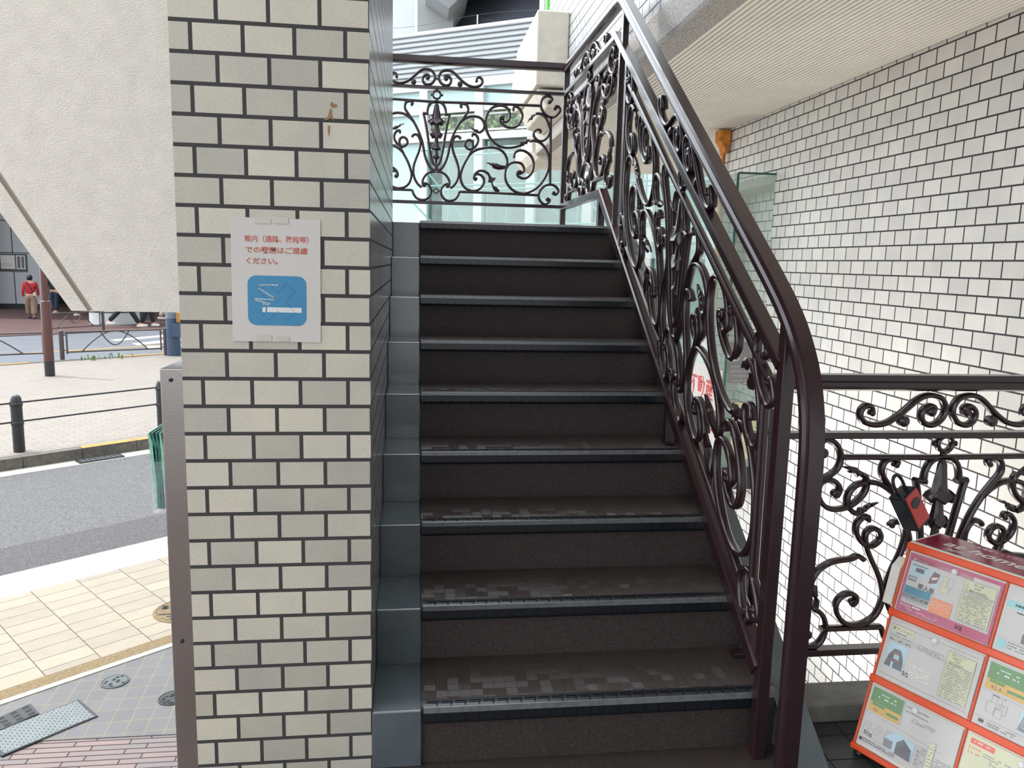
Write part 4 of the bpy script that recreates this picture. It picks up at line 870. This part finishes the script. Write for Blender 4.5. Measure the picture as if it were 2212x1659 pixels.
# guard rails
def guard(name, A, B, h, label, group='arched guard rails along the far road'):
    A = Vector((*A, GS)); B = Vector((*B, GS)); D = B-A; L = D.length; D.normalize(); N = Vector((-D.y, D.x, 0)); t = thing(name, label, 'guard rail', A, group)
    P = lambda s, z: A+D*s+Vector((0, 0, z))
    for s in (0, L): mb = MB(); mb.lathe(P(s, 0), (0, 0, 1), [(.045, 0), (.045, h), (.03, h+.012), (0, h+.014)], 14); mb.build('post', M_['rail_metal'], t, smooth=40)
    mb = MB(); r = .018
    mb.tube([P(.08, h-.03), P(L-.08, h-.03)], r, 8); mb.tube([P(.08, .16), P(L-.08, .16)], r, 8)
    for s in (.10, L-.10): mb.tube([P(s, .12), P(s, h-.02)], r, 8)
    for s in (0, L): mb.tube([P(s-.08 if s else .0, h-.10), P(s if s else .08, h-.10)], .012, 6); mb.tube([P(s-.08 if s else 0, .2), P(s if s else .08, .2)], .012, 6)
    mb.build('frame', M_['rail_metal'], t, smooth=50)
    mb = MB(); H = h-.19
    mb.tube([P(L*.18+L*.64*k/20, .16+math.sin(PI*k/20)*(H-.0)) for k in range(21)], .014, 8)
    mb.tube([P(L*.36+L*.28*k/16, h-.03-(.16 if False else 0)-math.sin(PI*k/16)*(H*.72)-.0) for k in range(17)], .014, 8)
    mb.build('arches', M_['rail_metal'], t, smooth=50); return t
guard('guard_rail', (-7.45, 17.66), (-5.62, 18.62), .62, 'arched brown guard rail between the brown pole and the blue pole')
guard('guard_rail', (-9.9, 16.3), (-7.66, 17.54), .62, 'arched brown guard rail left of the brown pole')
GS_, GS = GS, G0+.02
guard('guard_rail', (-10.6, 24.2), (-9.55, 25.6), .62, 'arched guard rail across the far road, beneath the slanted panel', 'far-side guard rails'); GS = GS_
# concrete column, station wall
mb = MB(); mb.lathe((-10.2, 28.4, G0), (0, 0, 1), [(.78, 0), (.78, 5.5), (0, 5.5)], 32, M_['conc_col']); mb.lathe((-10.2, 28.4, G0+.42), (0, 0, 1), [(.79, 0), (.79, .03)], 32, M_['iron_dark']); o = mb.build('concrete_column', smooth=40); tag(o, 'thick round pale concrete column behind the slanted panel', 'column')
stn = thing('station_building', 'pale grey panelled building wall with dark doorway at far left', 'building', (-17, 35, G0))
mb = MB(); mb.box(-17.2, -15.2, 35.0, 35.4, G0, 4.5, M_['station'])
for x in (-16.45,): mb.box(x, x+.03, 34.99, 35.0, G0, 4.5, M_['iron_dark'])
for z in (1.2, -.1): mb.box(-17.2, -15.2, 34.99, 35.0, z, z+.03, M_['iron_dark'])
mb.box(-17.2, -15.2, 34.97, 35.0, G0, G0+.22, M_['iron_dark']); mb.build('wall_panels', parent=stn)
mb = MB(); mb.box(-22, -17.25, 34.0, 35.4, G0, 4.5, M_['station']); mb.box(-20, -17.5, 33.98, 34.0, G0, 1.5, M_['station_dark']); mb.box(-17.25, -17.1, 33.95, 35.1, G0, 4.5, M_['iron_dark']); mb.build('doorway', parent=stn)
mb = MB(); mb.tube([(-18.2, 33.9, .5), (-17.6, 33.9, .5), (-17.45, 33.9, .2), (-17.35, 33.9, -1.6)], .03, 8, M_['station']); mb.build('white_conduit', parent=stn)
mb = MB(); mb.box(-26, -6, 38.5, 39, G0, 4.59, M_['void']); mb.box(-15.2, -6, 34, 38.4, 4.2, 4.59, M_['void']); mb.build('dark_interior', parent=stn)
mb = MB(); mb.box(-26, -6, 30.5, 40, 4.6, 5.2, M_['viaduct']); mb.build('roof_slab', parent=stn)
F = Flat((-16.95, 34.95, -.85), (1, 0, 0), (0, 0, 1), .05); F.sheet(0, 0, 1.05, .72, M_['iron_cover']); F.rect(.05, .10, .60, .66, M_['white_paper']); F.rect(.65, .10, 1.0, .66, M_['white_paper']); F.rect(.69, .14, .81, .62, M_['photo_dark']); F.rect(.85, .14, .96, .62, M_['photo_dark']); F.dashes(.1, .3, .5, 3, .05, .02, G)
o = F.mb.build('notice_board'); tag(o, 'grey framed notice board with white papers on the far wall behind the person in red', 'notice board')
# weeds by the far kerb
rnd = random.Random(3); mb = MB()
for i in range(26):
    p = st_pt(rnd.choice((6.0, 6.1, 6.7))+rnd.gauss(0, .13), rnd.uniform(17.8, 18.03), GS); a = rnd.uniform(0, 2*PI); h = rnd.uniform(.04, .12)
    q = Vector((math.cos(a), math.sin(a), 0))*.03; r = Vector((-math.sin(a), math.cos(a), 0))*.018
    mb.add([p-r*.4, p+r*.4, p+q+r+Vector((0, 0, h)), p+q*1.8+Vector((0, 0, h*1.1)), p+q-r+Vector((0, 0, h))], [(0, 1, 2, 3, 4)])
o = mb.build('kerb_weeds', M_['leafgreen']); tag(o, 'pale green weeds growing along the far kerb', 'weeds', kind='stuff')

# ================================================================ people across the road
def skin_obj(name, verts, edges, radii, mat, parent, root=0):
    me = bpy.data.meshes.new(name); me.from_pydata(verts, edges, []); o = bpy.data.objects.new(name, me); C.objects.link(o); o.parent = parent
    me.materials.append(mat); md = o.modifiers.new('skin', 'SKIN'); sv = me.skin_vertices[0].data
    for i, r in enumerate(radii):
        sv[i].radius = r if isinstance(r, tuple) else (r, r); sv[i].use_root = (i == root)
    md.use_smooth_shade = True; s = o.modifiers.new('sub', 'SUBSURF'); s.levels = 1; s.render_levels = 2; return o
def person(loc, rot, label, h, stride, top_mat, leg_mat, shoe_mat, wide=1.0, hair=True, bag=None, arms=.1, lean=.0):
    t = thing('person', label, 'person', loc); t.rotation_euler = (0, 0, rot); k = h/1.70; S = stride
    hip, sh = .90*k, 1.38*k
    def leg(sd, st):
        kn = (sd*.10*k, st*.45*k, .48*k+abs(st)*.02); an = (sd*.10*k, st*.95*k-(.06*k if st < 0 else 0), .09*k+(.10*k if st < -.2 else 0)); return kn, an
    kl, al = leg(-1, S); kr, ar = leg(1, -S)
    V = [(0, 0, hip), (0, lean*.5, 1.15*k), (0, lean, sh), (0, lean, 1.47*k), (0, lean, 1.56*k), (0, lean+.01, 1.66*k),
         (-.10*k, 0, hip-.05*k), kl, al, (al[0], al[1]+.14*k, .04*k), (.10*k, 0, hip-.05*k), kr, ar, (ar[0], ar[1]+.14*k, ar[2]-.06*k),
         (-.19*k, lean, sh-.01), (-.24*k, lean-arms, 1.10*k), (-.25*k, lean+arms*.4, .86*k), (.19*k, lean, sh-.01), (.24*k, lean+arms, 1.10*k), (.25*k, lean+arms*1.4, .88*k),
         (-.25*k, lean+arms*.5, .77*k), (.25*k, lean+arms*1.5, .79*k)]
    E = [(0, 1), (1, 2), (2, 3), (3, 4), (4, 5), (0, 6), (6, 7), (7, 8), (8, 9), (0, 10), (10, 11), (11, 12), (12, 13), (2, 14), (14, 15), (15, 16), (2, 17), (17, 18), (18, 19), (16, 20), (19, 21)]
    Rr = [(.15*k, .10*k), (.13*k, .09*k), (.14*k, .09*k), .05*k, .085*k, .075*k, .085*k, .055*k, .04*k, .035*k, .085*k, .055*k, .04*k, .035*k, .05*k, .04*k, .03*k, .05*k, .04*k, .03*k, (.035*k, .02*k), (.035*k, .02*k)]
    skin_obj('body', V, E, Rr, M_['skin'], t)
    w = wide
    skin_obj('trousers', [(0, 0, hip+.06*k), (0, 0, hip), V[6], kl, (al[0], al[1], al[2]+.02), V[10], kr, (ar[0], ar[1], ar[2]+.02)], [(0, 1), (1, 2), (2, 3), (3, 4), (1, 5), (5, 6), (6, 7)],
             [(.17*k, .12*k), (.175*k, .13*k), .105*k*w, .085*k*w, .075*k*w, .105*k*w, .085*k*w, .075*k*w], leg_mat, t)
    skin_obj('jacket', [(0, 0, hip+.0*k), (0, lean*.5, 1.15*k), (0, lean, sh), (0, lean, 1.45*k), V[14], V[15], V[16], V[17], V[18], V[19]], [(0, 1), (1, 2), (2, 3), (2, 4), (4, 5), (5, 6), (2, 7), (7, 8), (8, 9)],
             [(.19*k, .135*k), (.18*k, .13*k), (.17*k, .115*k), .07*k, .075*k, .062*k, .05*k, .075*k, .062*k, .05*k], top_mat, t)
    for a in (al, ar):
        mb = MB(); mb.prism([(a[0]-.045*k, a[1]-.07*k, a[2]-.09*k), (a[0]+.045*k, a[1]-.07*k, a[2]-.09*k), (a[0]+.05*k, a[1]+.12*k, a[2]-.09*k), (a[0], a[1]+.19*k, a[2]-.09*k), (a[0]-.05*k, a[1]+.12*k, a[2]-.09*k)], (0, 0, .075*k), shoe_mat)
        o = mb.build('shoe', bevel=.015); o.parent = t
    if hair:
        mb = MB(); mb.lathe((0, lean-.015*k, 1.50*k), (0, 0, 1), [(.06*k, -.01), (.095*k, .03*k), (.108*k, .09*k), (.10*k, .15*k), (.06*k, .19*k), (0, .2*k)], 16); o = mb.build('hair', M_['hair'], smooth=60); o.parent = t
    mb = MB()
    for s in (-1, 1): mb.lathe((s*.03*k, lean+.083*k, 1.60*k), (0, 1, 0), [(.009*k, 0), (.006*k, .005*k), (0, .006*k)], 8, M_['hair'])
    mb.box(-.022*k, .022*k, lean+.078*k, lean+.088*k, 1.535*k, 1.543*k, M_['red_jacket']); mb.prism([(-.012*k, lean+.08*k, 1.56*k), (.012*k, lean+.08*k, 1.56*k), (0, lean+.085*k, 1.60*k)], (0, .018*k, 0), M_['skin'])
    o = mb.build('face_features'); o.parent = t
    if bag:
        mb = MB(); mb.tube([(-.12*k, lean-.08, 1.42*k), (.02*k, lean-.15*k, 1.22*k), (.15*k, lean-.14*k, 1.02*k)], .012, 6, M_['hair']); mb.box(.11*k, .19*k, lean-.19*k, lean-.12*k, .90*k, 1.03*k, M_['beige']); o = mb.build('shoulder_bag', bevel=.01); o.parent = t
    return t
PZ = G0+.02
person((-13.5, 29.8, PZ), math.radians(18), 'person in red jacket and wide brown trousers seen from behind, walking', 1.55, .16, M_['red_jacket'], M_['khaki'], M_['shoe_dark'], 1.45, bag=True, arms=.05)
person((-13.9, 32.6, PZ), math.radians(170), 'person in black jacket and navy trousers behind the brown pole', 1.62, .10, M_['black_cloth'], M_['navy'], M_['beige'])
person((-12.7, 31.6, PZ), math.radians(150), 'person in dark clothing with pale bag strap just right of the brown pole', 1.60, .06, M_['black_cloth'], M_['navy'], M_['shoe_white'])
person((-9.35, 26.9, PZ), math.radians(-80), 'striding person in black trousers and white shoes below the slanted panel', 1.70, .42, M_['black_cloth'], M_['black_cloth'], M_['shoe_white'])
person((-8.75, 27.3, PZ), math.radians(-85), 'person in black trousers and white shoes right of the striding person', 1.68, .14, M_['navy'], M_['black_cloth'], M_['shoe_white'])
person((-8.6, 29.3, PZ), math.radians(-85), 'person in beige trousers farthest right beneath the slanted panel', 1.66, .34, M_['beige'], M_['beige'], M_['shoe_white'])

# ================================================================ building and viaduct beyond the landing
K = 1.45                                                            # everything here was measured for a facade 13 m away; it stands at 18.9 m
FO = Vector((.7935, 13, 0))*K; FD = Vector((.8305, -.557, 0)).normalized(); FN = Vector((-.557, -.8305, 0)).normalized()
def fp(s, n, z): return FO+(FD*s+FN*n+Vector((0, 0, z)))*K
def fb_box(mb, s0, s1, z0, z1, n0, n1, m=None):
    vs = [FO+(FD*s+FN*n+Vector((0, 0, z)))*K for n in (n0, n1) for z in (max(z0, G0/K), z1) for s in (s0, s1)]
    mb.add(vs, [(0, 2, 3, 1), (4, 5, 7, 6), (0, 1, 5, 4), (2, 6, 7, 3), (0, 4, 6, 2), (1, 3, 7, 5)], m)
gb = thing('glass_building', 'pale building across the road with grey louvres above mint and green glass windows', 'building', (FO.x, FO.y, G0))
SA, SB = -4.5, 6.2
mb = MB(); n = 10
for i in range(n):
    z = 2.87+i*(3.66-2.87)/n; p = .079
    pts = [fp(SA, a, b) for a, b in ((0, z), (.026, z+.006), (.028, z+.022), (.010, z+p-.010), (0, z+p-.002))]
    mb.prism(pts, FD*(SB-SA)*K, M_['louver'])
fb_box(mb, SA, SB, 2.8, 3.66, -.35, -.001, M_['louver']); mb.build('louvres', parent=gb)
mb = MB(); fb_box(mb, SA, SB, 2.73, 2.869, -.3, .03, M_['frame_white']); fb_box(mb, SA, SB, 2.36, 2.47, -.2, .02, M_['frame_white']); fb_box(mb, SA, SB, 1.92, 2.03, -.2, .04, M_['frame_white']); fb_box(mb, SA, SB, .35, .45, -.2, .02, M_['frame_white']); fb_box(mb, SA, SB, G0, -1.2, -.2, .02, M_['frame_white']); mb.build('bands', parent=gb)
cols = [-3.3, -2.1, -.77, .27, 1.20, 2.15, 3.1, 4.05, 5.0, 6.0]
for c_ in cols: mb = MB(); fb_box(mb, c_-.075, c_+.075, -1.2, 2.74, -.15, .035); mb.build('mullion', M_['frame_white'], gb)
for i, (a, b) in enumerate(zip(cols, cols[1:])):
    a += .075; b -= .075
    mb = MB(); fb_box(mb, a, b, 2.47, 2.73, -.10, -.05); mb.build('transom_pane', M_['mint'], gb)
    left = b < 0
    mb = MB(); fb_box(mb, a, b, 2.03, 2.36, -.10, -.05); mb.build('window_pane', M_['mint'] if left else M_['pane_green'], gb)
    mb = MB(); fb_box(mb, a, b, .45, 1.92, -.10, -.05); mb.build('window_pane', M_['mint'] if left else M_['pane_grey'], gb)
    mb = MB(); fb_box(mb, a, b, -1.2, .35, -.10, -.05); mb.build('lower_pane', M_['mint'] if left else M_['pane_grey'], gb)
    if not left:
        mb = MB()
        for z0, z1, m in ((2.06, 2.09, 0), (2.30, 2.33, 0)): fb_box(mb, a, b, z0, z1, -.05, -.02)
        for s in (a, b-.03): fb_box(mb, s, s+.03, 2.03, 2.36, -.05, -.02)
        mb.build('sash', M_['frame_white'], gb)
mb = MB()
for s in (-2.2, .2, 2.6): mb.tube([fp(s, 0, 3.66), fp(s, 0, 3.80)], .014, 6)
mb.build('lightning_rods', M_['frame_white'], gb)
mb = MB(); mb.tube([fp(s, 0, 3.80-.05*math.sin(PI*(s+4.5)/2.4)**2) for s in [x*.3-4.5 for x in range(30)]], .004, 5); mb.build('cable', M_['iron_dark'], gb)
# scaffold with mesh in front of it
sc_ = thing('scaffold', 'teal scaffold pipes behind the landing railing', 'scaffold', fp(1.5, .9, -1.6))
mb = MB()
for s in (.02, 1.05, 2.2, 3.4, 4.6):
    for n_ in (.5, 1.1): mb.tube([fp(s, n_, G0/K), fp(s, n_, 1.70)], .021, 8)
mb.build('standards', M_['pipe_teal'], sc_, smooth=50).location = -sc_.location
mb = MB()
for z in (.55, 1.10, 1.62):
    for n_ in (.5, 1.1): mb.tube([fp(-.1, n_, z), fp(4.9, n_, z)], .019, 8)
for s in (.02, 2.2): mb.tube([fp(s, 1.1, 1.3), fp(s+1.1, 1.1, .1)], .018, 8); mb.tube([fp(s-.3, 1.1, .9), fp(s+.6, 1.1, .1)], .018, 8)
mb.build('ledgers', M_['pipe_teal'], sc_, smooth=50).location = -sc_.location
mb = MB(); fb_box(mb, .30, 5.0, .1, 1.62, 1.14, 1.145); mb.build('safety_mesh', M_['mesh'], sc_).location = -sc_.location
# viaduct and white building behind
def kb_(mb, x0, x1, y0, y1, z0, z1, m=None): return mb.box(x0*K, x1*K, y0*K, y1*K, z0*K if z0 > G0 else G0, z1*K, m)
def kp(pts): return [(a*K, b*K, c*K) for a, b, c in pts]
vd = thing('viaduct', 'grey concrete viaduct with dark underside behind the louvred building', 'viaduct', (1.5, 32, G0))
mb = MB(); kb_(mb, .05, .95, 21, 23, G0, 9, M_['viaduct_l']); mb.build('pier', parent=vd)
mb = MB(); mb.prism(kp([(.95, 23, 6.9), (.95, 23, 6.3), (2.4, 19, 5.4), (7, 16, 5.1), (7, 16, 7.2), (2.4, 19, 7.2)]), Vector((2.5, 3.5, 0))*K, M_['viaduct']); mb.build('beam', parent=vd)
mb = MB(); kb_(mb, .4, 9, 15.5, 40, 7.0, 8.2, M_['viaduct']); mb.build('deck', parent=vd)
mb = MB(); mb.prism(kp([(.55, 20, 6.9), (.25, 20, 6.35), (.8, 20, 6.0), (1.3, 20, 6.5), (1.3, 20, 6.9)]), Vector((0, 2.5, 0))*K, M_['viaduct_l']); mb.build('bearing_block', parent=vd)
mb = MB(); kb_(mb, .95, 8, 26, 27, G0, 7.5, M_['cream_conc']); mb.build('wall_behind', parent=vd)
mb = MB(); kb_(mb, -3.5, -.01, 21.5, 27, G0, 9, M_['white_wall']); o = mb.build('white_building'); tag(o, 'plain white building corner left of the viaduct', 'building')
